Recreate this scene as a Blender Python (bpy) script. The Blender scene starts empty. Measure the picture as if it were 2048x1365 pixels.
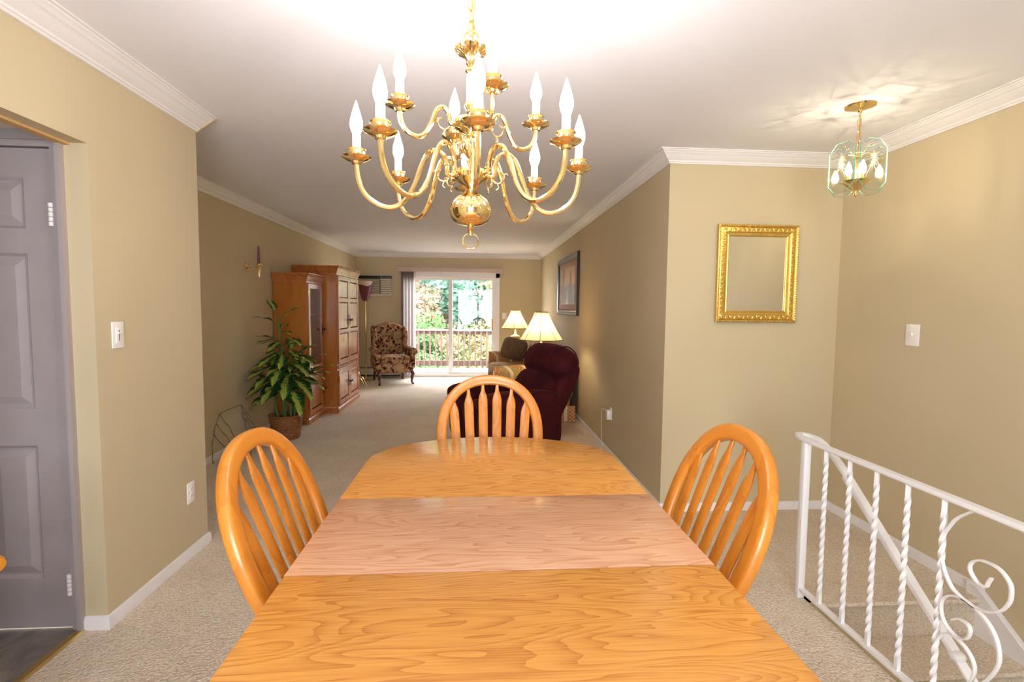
import bpy, bmesh, math, random
from mathutils import Vector, Matrix
from math import pi, sin, cos, radians as rad

sc = bpy.context.scene
COL = sc.collection

# ------------------------------------------------------------------ camera
cam = bpy.data.cameras.new('camera')
cam_o = bpy.data.objects.new('camera', cam)
COL.objects.link(cam_o)
cam.sensor_width = 36.0
cam.lens = 36.0 * 1000.0 / 2048.0
cam.clip_start = 0.02
cam.clip_end = 200
_r = Vector((0.997492, -0.06998853, 0.01055097))
_u = Vector((-0.00583224, 0.06728625, 0.99771667))
_f = Vector((0.07053866, 0.99527592, -0.06670931))
cam_o.matrix_world = Matrix(((_r.x, _u.x, -_f.x, 0), (_r.y, _u.y, -_f.y, 0), (_r.z, _u.z, -_f.z, 1.3994), (0, 0, 0, 1)))
sc.camera = cam_o

# ------------------------------------------------------------------ sky, sun, exposure
SKY = 5.6
world = bpy.data.worlds.new('overcast_sky')
sc.world = world
world.use_nodes = True
wn = world.node_tree
bgn = wn.nodes['Background']
bgn.inputs['Color'].default_value = (0.80, 0.89, 1.0, 1)
bgn.inputs['Strength'].default_value = SKY
sun = bpy.data.lights.new('sun', 'SUN')
sun.energy = 1.6
sun.angle = rad(12)
sun.color = (1, .95, .86)
sun_o = bpy.data.objects.new('sun', sun)
COL.objects.link(sun_o)
sun_o.rotation_euler = Vector((-0.62, 0.12, -1.0)).to_track_quat('-Z', 'Y').to_euler()

def portal(name, loc, rot, sx, sy):
    l = bpy.data.lights.new(name, 'AREA')
    l.shape = 'RECTANGLE'; l.size = sx; l.size_y = sy
    l.cycles.is_portal = True
    o = bpy.data.objects.new(name, l)
    o.location = loc; o.rotation_euler = rot
    COL.objects.link(o)
portal('daylight_portal', (-0.5, 10.06, 1.07), (rad(-90), 0, 0), 1.9, 2.0)
portal('daylight_portal', (0.05, -2.62, 1.22), (rad(90), 0, 0), 1.9, 2.0)

vs = sc.view_settings
vs.view_transform = 'Standard'
vs.look = 'None'
vs.gamma = 1.0
vs.use_curve_mapping = False
vs.exposure = 1.82
sc.cycles.use_denoising = True
sc.cycles.max_bounces = 10
sc.cycles.diffuse_bounces = 6
sc.cycles.glossy_bounces = 4
sc.cycles.transmission_bounces = 8
sc.cycles.transparent_max_bounces = 16
sc.cycles.sample_clamp_indirect = 6.0
sc.cycles.caustics_reflective = False
sc.cycles.caustics_refractive = False

# room dimensions (metres; the camera stands at x = y = 0)
XL1, XL2, XR, XS = -1.577, -2.355, 1.273, 2.489
YM, YB, YE, YR = 3.302, 10.0, 2.99, 2.187
Y0, ZC = -2.6, 2.44
XST = 1.60            # edge of the stairwell
CW = 0.094            # crown projection

# ------------------------------------------------------------------ materials
def srgb(r, g, b):
    f = lambda c: (c/255/12.92) if c/255 <= .04045 else ((c/255+.055)/1.055)**2.4
    return (f(r), f(g), f(b), 1)

class NT:
    def __init__(s, name):
        s.m = bpy.data.materials.new(name); s.m.use_nodes = True
        s.t = s.m.node_tree; s.n = s.t.nodes; s.n.clear()
        s.out = s.n.new('ShaderNodeOutputMaterial')
    def new(s, typ, **kw):
        n = s.n.new('ShaderNode' + typ)
        for k, v in kw.items():
            if k.startswith('i_'):
                n.inputs[k[2:].replace('_', ' ')].default_value = v
            else:
                setattr(n, k, v)
        return n
    def link(s, a, b): s.t.links.new(a, b)
    def math(s, op, a, b=None, c=None, clamp=False):
        n = s.n.new('ShaderNodeMath'); n.operation = op; n.use_clamp = clamp
        for i, v in enumerate((a, b, c)):
            if v is None: continue
            if isinstance(v, (int, float)): n.inputs[i].default_value = v
            else: s.link(v, n.inputs[i])
        return n.outputs[0]
    def coord(s, kind='Object', scale=(1, 1, 1), loc=(0, 0, 0), rot=(0, 0, 0)):
        c = s.n.new('ShaderNodeTexCoord'); m = s.n.new('ShaderNodeMapping')
        m.inputs['Scale'].default_value = scale; m.inputs['Location'].default_value = loc
        m.inputs['Rotation'].default_value = rot
        s.link(c.outputs[kind], m.inputs['Vector'])
        return m.outputs[0]
    def noise(s, vec, scale, detail=2, rough=.5, dist=0, color=False):
        n = s.n.new('ShaderNodeTexNoise')
        n.inputs['Scale'].default_value = scale; n.inputs['Detail'].default_value = detail
        n.inputs['Roughness'].default_value = rough; n.inputs['Distortion'].default_value = dist
        s.link(vec, n.inputs['Vector'])
        return n.outputs['Color' if color else 'Fac']
    def ramp(s, fac, stops, interp='LINEAR'):
        n = s.n.new('ShaderNodeValToRGB'); n.color_ramp.interpolation = interp
        e = n.color_ramp.elements
        while len(e) > 1: e.remove(e[-1])
        e[0].position, e[0].color = stops[0]
        for p, c in stops[1:]:
            k = e.new(p); k.color = c
        s.link(fac, n.inputs[0])
        return n.outputs['Color']
    def mix(s, fac, a, b, mode='MIX'):
        n = s.n.new('ShaderNodeMix'); n.data_type = 'RGBA'; n.blend_type = mode
        for sock, v in ((n.inputs[0], fac), (n.inputs[6], a), (n.inputs[7], b)):
            if isinstance(v, (int, float)): sock.default_value = v
            elif isinstance(v, tuple): sock.default_value = v
            else: s.link(v, sock)
        return n.outputs[2]
    def bsdf(s, col, rough=.5, metal=0, spec=.5, bump=None, bstr=.3, bdist=.01, **kw):
        p = s.n.new('ShaderNodeBsdfPrincipled')
        for nm, v in (('Base Color', col), ('Roughness', rough), ('Metallic', metal), ('Specular IOR Level', spec)):
            if isinstance(v, (int, float, tuple)): p.inputs[nm].default_value = v
            else: s.link(v, p.inputs[nm])
        for k, v in kw.items(): p.inputs[k.replace('_', ' ')].default_value = v
        if bump is not None:
            b = s.n.new('ShaderNodeBump')
            b.inputs['Strength'].default_value = bstr; b.inputs['Distance'].default_value = bdist
            s.link(bump, b.inputs['Height']); s.link(b.outputs[0], p.inputs['Normal'])
        s.link(p.outputs[0], s.out.inputs[0])
        return p

def plain(name, col, rough=.5, metal=0, spec=.5, var=.06, nscale=8, bump=0, bscale=60, **kw):
    t = NT(name); v = t.coord()
    n = t.noise(v, nscale, 3)
    lo = tuple(c*(1-var) for c in col[:3]) + (1,); hi = tuple(min(1, c*(1+var)) for c in col[:3]) + (1,)
    c = t.ramp(n, [(.3, lo), (.7, hi)])
    bm_ = t.noise(v, bscale, 3) if bump else None
    t.bsdf(c, rough, metal, spec, bm_, bump, .004, **kw)
    return t.m

def wood(name, light, dark, axis='X', boards=0, rings=9.0, across=7.0, rough=.32, tone=.10, coat=.0, fine=.35, bax='Y'):
    """straight and cathedral grain running along one axis of the object"""
    t = NT(name)
    tc = t.n.new('ShaderNodeTexCoord'); sp = t.n.new('ShaderNodeSeparateXYZ')
    t.link(tc.outputs['Object'], sp.inputs[0])
    ax = {'X': 0, 'Y': 1, 'Z': 2}[axis]
    o = [sp.outputs[i] for i in range(3)]
    if boards:
        b = t.math('FLOOR', t.math('DIVIDE', o['XYZ'.index(bax)], boards))
        o[ax] = t.math('ADD', o[ax], t.math('MULTIPLY', b, 5.37))
    cb = t.n.new('ShaderNodeCombineXYZ')
    for i in range(3): t.link(o[i], cb.inputs[i])
    def mp(al, ac):
        m = t.n.new('ShaderNodeMapping')
        m.inputs['Scale'].default_value = tuple(al if i == ax else ac for i in range(3))
        t.link(cb.outputs[0], m.inputs['Vector']); return m.outputs[0]
    big = t.noise(mp(1.0, across), 1.3, 2, .5, .35)
    wob = t.noise(mp(6, 60), 1.0, 2)
    s = t.math('FRACT', t.math('ADD', t.math('MULTIPLY', big, rings), t.math('MULTIPLY', wob, .22)))
    line = t.math('POWER', s, 2.6)
    fine_ = t.noise(mp(7, 260), 1.0, 3, .6)
    f2 = t.math('MULTIPLY', t.math('SUBTRACT', fine_, .42, clamp=True), fine*3.2)
    g = t.math('ADD', t.math('MULTIPLY', line, .62), f2, clamp=True)
    col = t.ramp(g, [(0, light), (.55, tuple(.5*(a+b) for a, b in zip(light, dark))), (1, dark)])
    tv = t.noise(mp(.6, 2.5), 1.7, 1)
    col = t.mix(t.math('MULTIPLY', t.math('SUBTRACT', tv, .3, clamp=True), tone*4, clamp=True), col, dark)
    if boards:
        wnz = t.n.new('ShaderNodeTexWhiteNoise'); wnz.noise_dimensions = '1D'
        t.link(b, wnz.inputs['W'])
        col = t.mix(t.math('MULTIPLY', wnz.outputs['Value'], .16), col, dark)
    t.bsdf(col, rough, 0, .5, g, .08, .002, Coat_Weight=coat, Coat_Roughness=.12)
    return t.m

def emit(name, col, strength):
    t = NT(name); e = t.new('Emission'); e.inputs[0].default_value = col; e.inputs[1].default_value = strength
    t.link(e.outputs[0], t.out.inputs[0]); return t.m

def thin_fresnel(t, ior=1.45):
    fr = t.new('Fresnel'); g = t.new('NewGeometry')
    t.link(t.math('MULTIPLY_ADD', g.outputs['Backfacing'], 1/ior-ior, ior), fr.inputs[0])
    return fr
def clear_glass(name, tint=(1, 1, 1, 1), refl=1.0, rough=.02):
    t = NT(name)
    tr = t.new('BsdfTransparent'); tr.inputs[0].default_value = tint
    gl = t.new('BsdfGlossy'); gl.inputs['Roughness'].default_value = rough
    fr = thin_fresnel(t)
    mx = t.new('MixShader')
    t.link(t.math('MULTIPLY', fr.outputs[0], refl), mx.inputs[0])
    t.link(tr.outputs[0], mx.inputs[1]); t.link(gl.outputs[0], mx.inputs[2]); t.link(mx.outputs[0], t.out.inputs[0])
    return t.m

M = {}
WALLC = srgb(200, 184, 150)
M['wall'] = plain('sage_beige_paint', WALLC, .85, spec=.25, var=.02, nscale=1.5, bump=.05, bscale=220)
M['ceiling'] = plain('white_ceiling_paint', (.81, .805, .85, 1), .8, var=.015, nscale=1.5, bump=.04, bscale=180)
M['trim'] = plain('white_trim_paint', (.80, .77, .75, 1), .38, var=.02)
M['raw_wood'] = plain('raw_pine_end_grain', srgb(200, 160, 105), .8)
M['plastic'] = plain('white_switch_plastic', srgb(240, 234, 228), .3, var=.01)
M['slot'] = plain('dark_slot', srgb(40, 34, 30), .6)
def crown_mat():
    t = NT('crown_white_with_bead_pattern'); v = t.coord(scale=(1, 1, 1))
    w = t.noise(v, 70, 2)
    t.bsdf((.80, .77, .76, 1), .45, bump=w, bstr=.25, bdist=.004)
    return t.m
M['crown'] = crown_mat()
def carpet():
    t = NT('berber_loop_carpet')
    v = t.coord(scale=(1, 1, 1))
    vo = t.new('TexVoronoi'); vo.inputs['Scale'].default_value = 95; t.link(v, vo.inputs['Vector'])
    n = t.noise(v, 140, 2); n2 = t.noise(v, 2.2, 3); sp = t.noise(v, 65, 1)
    c = t.ramp(n2, [(.3, srgb(214, 198, 176)), (.7, srgb(226, 212, 192))])
    c = t.mix(t.math('MULTIPLY', t.math('GREATER_THAN', sp, .66), .28), c, srgb(140, 112, 82))
    dk = t.math('MULTIPLY', t.math('GREATER_THAN', vo.outputs['Distance'], .52), .25)
    c = t.mix(dk, c, srgb(158, 138, 112))
    h = t.math('SUBTRACT', t.math('MULTIPLY', n, .4), vo.outputs['Distance'])
    t.bsdf(c, .95, 0, .1, h, .7, .006)
    return t.m
M['carpet'] = carpet()
def vinyl():
    t = NT('grey_slate_vinyl'); v = t.coord()
    n = t.noise(v, 6, 6, .65, .8); c = t.ramp(n, [(.3, srgb(84, 78, 72)), (.7, srgb(140, 132, 122))])
    t.bsdf(c, .45, bump=n, bstr=.1); return t.m
M['vinyl'] = vinyl()
M['door'] = plain('grey_white_door_paint', srgb(166, 155, 153), .42, var=.03, bump=.06, bscale=90)
M['oak'] = wood('golden_oak', srgb(214, 138, 48), srgb(176, 98, 24), 'Z', across=9, rings=5, rough=.3, coat=.25, tone=.05)
M['oak_bow'] = wood('golden_oak_bent', srgb(214, 138, 48), srgb(192, 114, 34), 'Z', across=5, rings=2, rough=.3, coat=.25, tone=.05, fine=.2)
M['oak_x'] = wood('golden_oak_table_top', srgb(236, 170, 84), srgb(188, 114, 44), 'X', boards=.118, rings=20, across=6.5, tone=.06, fine=.5, rough=.22, coat=.25)
M['oak_leaf'] = wood('pale_pink_oak_leaf', srgb(228, 180, 142), srgb(190, 126, 84), 'X', boards=.097, rings=15, across=8, fine=.5, rough=.24, coat=.25, tone=.07)
M['brass'] = plain('polished_brass', (.90, .70, .36, 1), .10, 1.0, var=.03)
M['brass_dull'] = plain('satin_brass', (.72, .52, .2, 1), .28, 1.0, var=.05)
M['candle'] = plain('ivory_candle_sleeve', (.86, .84, .80, 1), .45, var=.01)
M['iron_white'] = plain('white_painted_iron', (.80, .78, .77, 1), .35, var=.02)
M['glass'] = clear_glass('window_glass')
M['black'] = plain('black_plastic', srgb(22, 20, 20), .4)

# ------------------------------------------------------------------ mesh building
class MB:
    """collects shapes; build() links them as one mesh object"""
    def __init__(s): s.v = []; s.f = []
    def add(s, vs, fs, mat=None):
        o = len(s.v)
        s.v += [tuple(mat @ Vector(p)) if mat else tuple(p) for p in vs]
        s.f += [tuple(i+o for i in f) for f in fs]
        return s
    def bm(s, b, mat=None):
        b.verts.index_update()
        s.add([v.co[:] for v in b.verts], [[v.index for v in f.verts] for f in b.faces], mat); b.free(); return s
    def box(s, x0, x1, y0, y1, z0, z1, bev=0, seg=2, mat=None):
        b = bmesh.new(); bmesh.ops.create_cube(b, size=1)
        for v in b.verts:
            v.co = Vector(((x0+x1)/2+v.co.x*(x1-x0), (y0+y1)/2+v.co.y*(y1-y0), (z0+z1)/2+v.co.z*(z1-z0)))
        if bev: bmesh.ops.bevel(b, geom=b.edges[:], offset=bev, segments=seg, affect='EDGES', profile=.5)
        return s.bm(b, mat)
    def prism(s, pts, a0, a1, plane='xy', bev=0, seg=2, mat=None):
        mk = {'xy': lambda p, a: (p[0], p[1], a), 'xz': lambda p, a: (p[0], a, p[1]), 'yz': lambda p, a: (a, p[0], p[1])}[plane]
        b = bmesh.new()
        A = [b.verts.new(mk(p, a0)) for p in pts]; B = [b.verts.new(mk(p, a1)) for p in pts]; n = len(pts)
        f0 = b.faces.new(A); f1 = b.faces.new(B[::-1])
        for i in range(n): b.faces.new((A[i], B[i], B[(i+1) % n], A[(i+1) % n]))
        bmesh.ops.recalc_face_normals(b, faces=b.faces[:])
        if bev: bmesh.ops.bevel(b, geom=list(f0.edges)+list(f1.edges), offset=bev, segments=seg, affect='EDGES', profile=.5)
        return s.bm(b, mat)
    def lathe(s, prof, n=24, c=(0, 0, 0), mat=None, cap=True, sc_=(1, 1)):
        vs, fs = [], []
        for r, z in prof:
            for i in range(n):
                a = 2*pi*i/n; vs.append((c[0]+r*cos(a)*sc_[0], c[1]+r*sin(a)*sc_[1], c[2]+z))
        for j in range(len(prof)-1):
            for i in range(n):
                k = (i+1) % n; fs.append((j*n+i, j*n+k, (j+1)*n+k, (j+1)*n+i))
        if cap:
            if prof[0][0] > 1e-5: fs.append(tuple(range(n))[::-1])
            if prof[-1][0] > 1e-5: fs.append(tuple((len(prof)-1)*n+i for i in range(n)))
        return s.add(vs, fs, mat)
    def tube(s, pts, r, n=8, closed=False, sec=None, twist=None, mat=None, up=None):
        """sweep of a circle (or of the section sec) along pts"""
        P = [Vector(p) for p in pts]; m = len(P)
        R = r if isinstance(r, (list, tuple)) else [r]*m
        T = []
        for i in range(m):
            a = P[(i-1) % m] if (closed or i > 0) else P[i]; b = P[(i+1) % m] if (closed or i < m-1) else P[i]
            T.append((b-a).normalized())
        ref = Vector(up) if up else (Vector((0, 0, 1)) if abs(T[0].z) < .9 else Vector((1, 0, 0)))
        N = (ref - T[0]*ref.dot(T[0])).normalized()
        vs, fs = [], []
        if sec is None: sec = [(cos(2*pi*k/n), sin(2*pi*k/n)) for k in range(n)]
        n = len(sec)
        for i in range(m):
            if up: N = (Vector(up) - T[i]*Vector(up).dot(T[i])).normalized()
            elif i:
                ax = T[i-1].cross(T[i])
                if ax.length > 1e-8: N = Matrix.Rotation(T[i-1].angle(T[i]), 3, ax.normalized()) @ N
            B = T[i].cross(N)
            tw = twist[i] if twist else 0
            for (a, b) in sec:
                a2, b2 = a*cos(tw)-b*sin(tw), a*sin(tw)+b*cos(tw)
                vs.append(tuple(P[i] + N*(a2*R[i]) + B*(b2*R[i])))
        for i in range(m if closed else m-1):
            j = (i+1) % m
            for k in range(n):
                l = (k+1) % n; fs.append((i*n+k, i*n+l, j*n+l, j*n+k))
        if not closed:
            fs.append(tuple(range(n))[::-1]); fs.append(tuple((m-1)*n+k for k in range(n)))
        return s.add(vs, fs, mat)
    def grid(s, fn, nu, nv, closed_u=False, mat=None):
        """surface fn(i, j) -> point"""
        vs = [fn(i, j) for j in range(nv) for i in range(nu)]; fs = []
        for j in range(nv-1):
            for i in range(nu if closed_u else nu-1):
                k = (i+1) % nu; fs.append((j*nu+i, j*nu+k, (j+1)*nu+k, (j+1)*nu+i))
        return s.add(vs, fs, mat)
    def soft(s, c, size, p=4.0, n=10, bulge=(0, 0, 0), mat=None):
        """superellipsoid cushion; p = 2 round, larger = boxier"""
        b = bmesh.new(); bmesh.ops.create_cube(b, size=2)
        bmesh.ops.subdivide_edges(b, edges=b.edges[:], cuts=n, use_grid_fill=True)
        for v in b.verts:
            x, y, z = v.co
            k = (abs(x)**p+abs(y)**p+abs(z)**p)**(1/p)
            q = v.co/k
            e = [1+bulge[i]*(1-q[(i+1) % 3]**2)*(1-q[(i+2) % 3]**2) for i in range(3)]
            v.co = Vector((c[0]+q.x*size[0]/2*e[0], c[1]+q.y*size[1]/2*e[1], c[2]+q.z*size[2]/2*e[2]))
        return s.bm(b, mat)
    def mesh(s, name, m, smooth=35):
        me = bpy.data.meshes.new(name); me.from_pydata(s.v, [], s.f); me.validate(verbose=False)
        b = bmesh.new(); b.from_mesh(me); bmesh.ops.recalc_face_normals(b, faces=b.faces[:]); b.to_mesh(me); b.free()
        if smooth:
            me.polygons.foreach_set('use_smooth', [True]*len(me.polygons)); me.set_sharp_from_angle(angle=rad(smooth))
        if m is not None: me.materials.append(M[m] if isinstance(m, str) else m)
        return me
    def build(s, name, m, parent=None, smooth=35, loc=None, rot=None):
        return place(name, s.mesh(name, m, smooth), parent, loc, rot)

def place(name, me, parent=None, loc=None, rot=None, scale=None):
    o = bpy.data.objects.new(name, me); COL.objects.link(o)
    if parent: o.parent = parent
    if loc is not None: o.location = loc
    if rot is not None: o.rotation_euler = rot
    if scale is not None: o.scale = scale
    return o
def tag(o, label, cat, group=None, kind=None):
    o['label'] = label; o['category'] = cat
    if group: o['group'] = group
    if kind: o['kind'] = kind
    return o
def thing(name, label, cat, loc=(0, 0, 0), rz=0, group=None, kind=None):
    o = bpy.data.objects.new(name, None); COL.objects.link(o); o.empty_display_size = .1
    o.location = loc; o.rotation_euler = (0, 0, rz)
    return tag(o, label, cat, group, kind)
def struct(name, mb, m, label, cat, smooth=0):
    return tag(mb.build(name, m, None, smooth), label, cat, None, 'structure')
def copy_tree(o, parent=None):
    c = o.copy(); COL.objects.link(c); c.parent = parent
    for ch in list(o.children): copy_tree(ch, c)
    return c
def smooth_path(pts, k=6, closed=False):
    """Catmull-Rom through pts"""
    P = [Vector(p) for p in pts]; n = len(P); out = []
    for i in range(n if closed else n-1):
        g = lambda j: P[j % n] if closed else P[min(max(j, 0), n-1)]
        a, b, c, d = g(i-1), g(i), g(i+1), g(i+2)
        for s_ in range(k):
            t = s_/k
            out.append(.5*((2*b)+(c-a)*t+(2*a-5*b+4*c-d)*t*t+(3*b-a-3*c+d)*t**3))
    if not closed: out.append(P[-1])
    return out
# ================================================================== the setting
# floor: carpet with the stairwell cut out
fb = MB()
fb.box(-1.665, XST, Y0, YM, -.10, 0)
fb.box(XST, XS, 2.205, YM, -.10, 0)
fb.box(XST, XS, Y0, -.62, -.10, 0)
fb.box(XL2, XR, YM, YB+.06, -.10, 0)
fb.box(XL2, -1.665, YE, YM, -.10, 0)
struct('floor', fb, 'carpet', 'beige berber carpet running from the dining area to the sliding door', 'floor')
fe = MB(); fe.box(-3.3, -1.70, -.4, YR+.02, -.10, -.004)
struct('floor_entry', fe, 'vinyl', 'grey slate look vinyl floor in front of the panelled door', 'floor')
th = MB(); th.prism([(-1.703, 0), (-1.696, .008), (-1.668, .008), (-1.66, 0)], .86, YR-.005, 'xz')
tag(th.build('threshold_strip', 'brass_dull'), 'dull gold threshold strip between carpet and vinyl', 'threshold', None, 'structure')

cb_ = MB(); cb_.box(-3.4, XS+.1, Y0-.1, YB+.1, ZC, ZC+.1)
struct('ceiling', cb_, 'ceiling', 'smooth white ceiling over dining area and living room', 'ceiling')

T = .1
w = MB(); w.box(XL1-T, XL1, Y0, .86, 0, ZC); w.box(XL1-T, XL1, YR, YE, 0, ZC); w.box(XL1-T, XL1, .86, YR, 2.045, ZC)
w.box(XL2, XL1-T, YE-T, YE, 0, ZC)
struct('wall_left', w, 'wall', 'sage beige wall at left with open doorway and dimmer switch', 'wall')
w = MB(); w.box(XL1-T-.004, XL1-T+.034, .86, YR-.001, 2.036, 2.045)
struct('trim_header', w, 'raw_wood', 'tan strip under the doorway header at far left', 'trim')
w = MB(); w.box(XL2-T, XL2, YE-T, YB+.1, 0, ZC)
struct('wall_left_living', w, 'wall', 'sage beige living room wall behind plant and cabinets', 'wall')
DX0, DX1, DZ = -1.46, .45, 2.075
w = MB(); w.box(XL2, DX0, YB, YB+T, 0, ZC); w.box(DX1, XR, YB, YB+T, 0, ZC); w.box(DX0, DX1, YB, YB+T, DZ, ZC)
struct('wall_back', w, 'wall', 'sage beige end wall around the sliding glass door', 'wall')
w = MB(); w.box(XR, XR+T, YM+T, YB+T, 0, ZC); w.box(XR, XS+T, YM, YM+T, -.1, ZC)
struct('wall_right', w, 'wall', 'sage beige living room wall and return with the gold mirror', 'wall')
w = MB(); w.box(XS, XS+T, Y0, YM, -2.4, ZC)
struct('wall_right_stairs', w, 'wall', 'sage beige wall beside the descending stairs', 'wall')
w = MB(); w.box(-3.4, -.9, Y0-T, Y0, 0, ZC); w.box(1.0, XS+T, Y0-T, Y0, 0, ZC); w.box(-.9, 1.0, Y0-T, Y0, 2.22, ZC); w.box(-.9, 1.0, Y0-T, Y0, 0, .25)
struct('wall_front', w, 'wall', 'sage beige wall behind the camera with wide window', 'wall')
w = MB()
for x0, x1, z0, z1 in ((-.9, 1.0, .25, .31), (-.9, 1.0, 2.16, 2.22), (-.9, -.84, .31, 2.16), (.94, 1.0, .31, 2.16), (.02, .08, .31, 2.16)):
    w.box(x0, x1, Y0-.09, Y0+.01, z0, z1)
win = thing('window_1', 'wide white framed window behind the camera', 'window', (0, 0, 0), kind='structure')
w.build('window_frame', 'trim', win, 0)
for x0, x1 in ((-.84, .02), (.08, .94)):
    g = MB(); g.box(x0, x1, Y0-.045, Y0-.04, .31, 2.16); g.build('pane', 'glass', win, 0)
# entry hall shell beyond the doorway
w = MB(); w.box(-3.4, -3.3, Y0, YR+.8, 0, ZC); w.box(-3.4, XL1-T, -.5, -.4, 0, ZC)
w.box(-3.4, XL1-T, YR+.0, YR+.12, 2.06, ZC); w.box(-3.4, XL2-T, YR+.75, YR+.8, 0, ZC); w.box(-3.4, XL1-T, YR+.06, YR+.8, -.1, -.004); w.box(-3.4, -2.53, YR, YR+.12, 0, 2.06)
struct('wall_entry', w, 'wall', 'entry hall wall around the panelled door', 'wall')

# ---- crown moulding and baseboards, swept with mitred corners
def moulding(path, prof, mat, names, labels, cat, end_cap=None):
    """path: 2-D points with the room on the right-hand side; prof: (out, z)"""
    P = [Vector(p) for p in path]; n = len(P)
    nr = []
    for i in range(n-1):
        d = (P[i+1]-P[i]).normalized(); nr.append(Vector((d.y, -d.x)))
    def off(i, o):
        if i == 0: return P[0]+nr[0]*o
        if i == n-1: return P[-1]+nr[-1]*o
        a, b = nr[i-1], nr[i]; return P[i]+(a+b)*(o/(1+a.dot(b)))
    for i in range(n-1):
        m = MB(); k = len(prof); vs = []
        for j in (i, i+1):
            for o, z in prof:
                q = off(j, o); vs.append((q.x, q.y, z))
        fs = [(a, (a+1) % k, k+(a+1) % k, k+a) for a in range(k)] + [tuple(range(k)), tuple(range(k, 2*k))[::-1]]
        m.add(vs, fs)
        o = m.build(names[i], mat, None, 25)
        tag(o, labels[i], cat, None, 'structure')
crown = [(0, 2.362), (.010, 2.362), (.014, 2.370), (.020, 2.372), (.022, 2.380), (.028, 2.384), (.040, 2.392), (.052, 2.404), (.060, 2.412), (.066, 2.414), (.074, 2.424), (.082, 2.428), (.084, 2.433), (CW, 2.434), (CW, ZC), (0, ZC)]
crownL = [(o*1.25, z) for o, z in crown]
moulding([(XL1, Y0), (XL1, YE-.004)], crownL, 'crown', ['trim_1'], ['white crown moulding along left wall ending at the corner'], 'crown moulding')
w = MB(); k = len(crownL)
w.add([(XL1+o, y, z-.001) for y in (YE-.004, YE+.006) for o, z in crownL], [(a, (a+1) % k, k+(a+1) % k, k+a) for a in range(k)]+[tuple(range(k)), tuple(range(k, 2*k))[::-1]])
struct('trim_end_grain', w, 'raw_wood', 'raw cut end of the left crown moulding', 'trim')
moulding([(XL2, YE), (XL2, YB), (XR, YB), (XR, YM), (XS, YM), (XS, Y0)], crown, 'crown',
         ['trim_%d' % i for i in range(2, 7)],
         ['white crown moulding above the plant and cabinets', 'white crown moulding above the sliding door', 'white crown moulding above the recliner and landscape picture',
          'white crown moulding above the gold framed mirror', 'white crown moulding along the stairwell wall'], 'crown moulding')
base = [(0, 0), (.013, 0), (.013, .042), (.008, .055), (0, .057)]
def bboard(p, name, label):
    moulding(p, base, 'trim', [name]*(len(p)-1) if isinstance(name, str) else name, [label]*(len(p)-1) if isinstance(label, str) else label, 'baseboard')
bboard([(XL1-T+.004, YR), (XL1, YR), (XL1, YE), (XL1-.3, YE)], ['baseboard_return', 'baseboard_left', 'baseboard_corner'],
       ['short white baseboard beside the door casing', 'white baseboard under the dimmer switch and outlet', 'white baseboard hidden around the left wall end'])
# note: room lies on the right-hand side of each path
bboard([(XL2, YE), (XL2, YB-.12)], 'baseboard_left_living', 'white baseboard behind the plant and cabinets')
bboard([(XR, YB), (XR, YM), (XS, YM), (XS, 2.19)], ['baseboard_right', 'baseboard_mirror', 'baseboard_stairs'],
       ['white baseboard along wall behind recliner and sofa', 'white baseboard below the gold framed mirror', 'white baseboard on landing above the stairs'])
bboard([(XL1, Y0), (XL1, .86)], 'baseboard_near', 'white baseboard on left wall near the camera')

# ---- sliding glass door
d1 = thing('door_1', 'white sliding glass door to the deck', 'sliding door', (0, 0, 0), kind='structure')
YD = YB+.05
w = MB()
w.box(DX0, DX0+.05, YB-.02, YB+.11, .03, DZ); w.box(.375, DX1, YB-.02, YB+.11, .03, DZ); w.box(DX0, DX1, YB-.02, YB+.11, 1.985, DZ); w.box(DX0, DX1, YB-.02, YB+.13, -.02, .065)
w.box(DX0-.04, DX1+.015, YB-.025, YB-.004, DZ-.005, DZ+.04)
w.build('door_frame', 'trim', d1, 0)
def sash(x0, x1, y, st, sp_):
    s_ = MB()
    s_.box(x0, x0+st, y-.018, y+.018, .065, 1.985); s_.box(x1-st, x1, y-.018, y+.018, .065, 1.985)
    s_.box(x0+st, x1-st, y-.018, y+.018, 1.93, 1.985); s_.box(x0+st, x1-st, y-.018, y+.018, .065, .10)
    q = s_.build('door_sash', 'trim', d1, 0)
    g = MB(); g.box(x0+st, x1-st, y-.003, y+.003, .10, 1.93); g.build('pane', 'glass', q, 0)
    return q
sash(DX0+.05, -.485, YB+.075, .07, 0)
q = sash(-.562, .378, YB+.03, .075, 0)
h = MB(); h.box(.296, .322, YB-.035, YB-.012, .94, 1.17, .006); h.box(.302, .316, YB-.014, YB+.014, .96, .98); h.box(.302, .316, YB-.014, YB+.014, 1.13, 1.15)
h.build('door_handle', 'oak', q)

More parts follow.
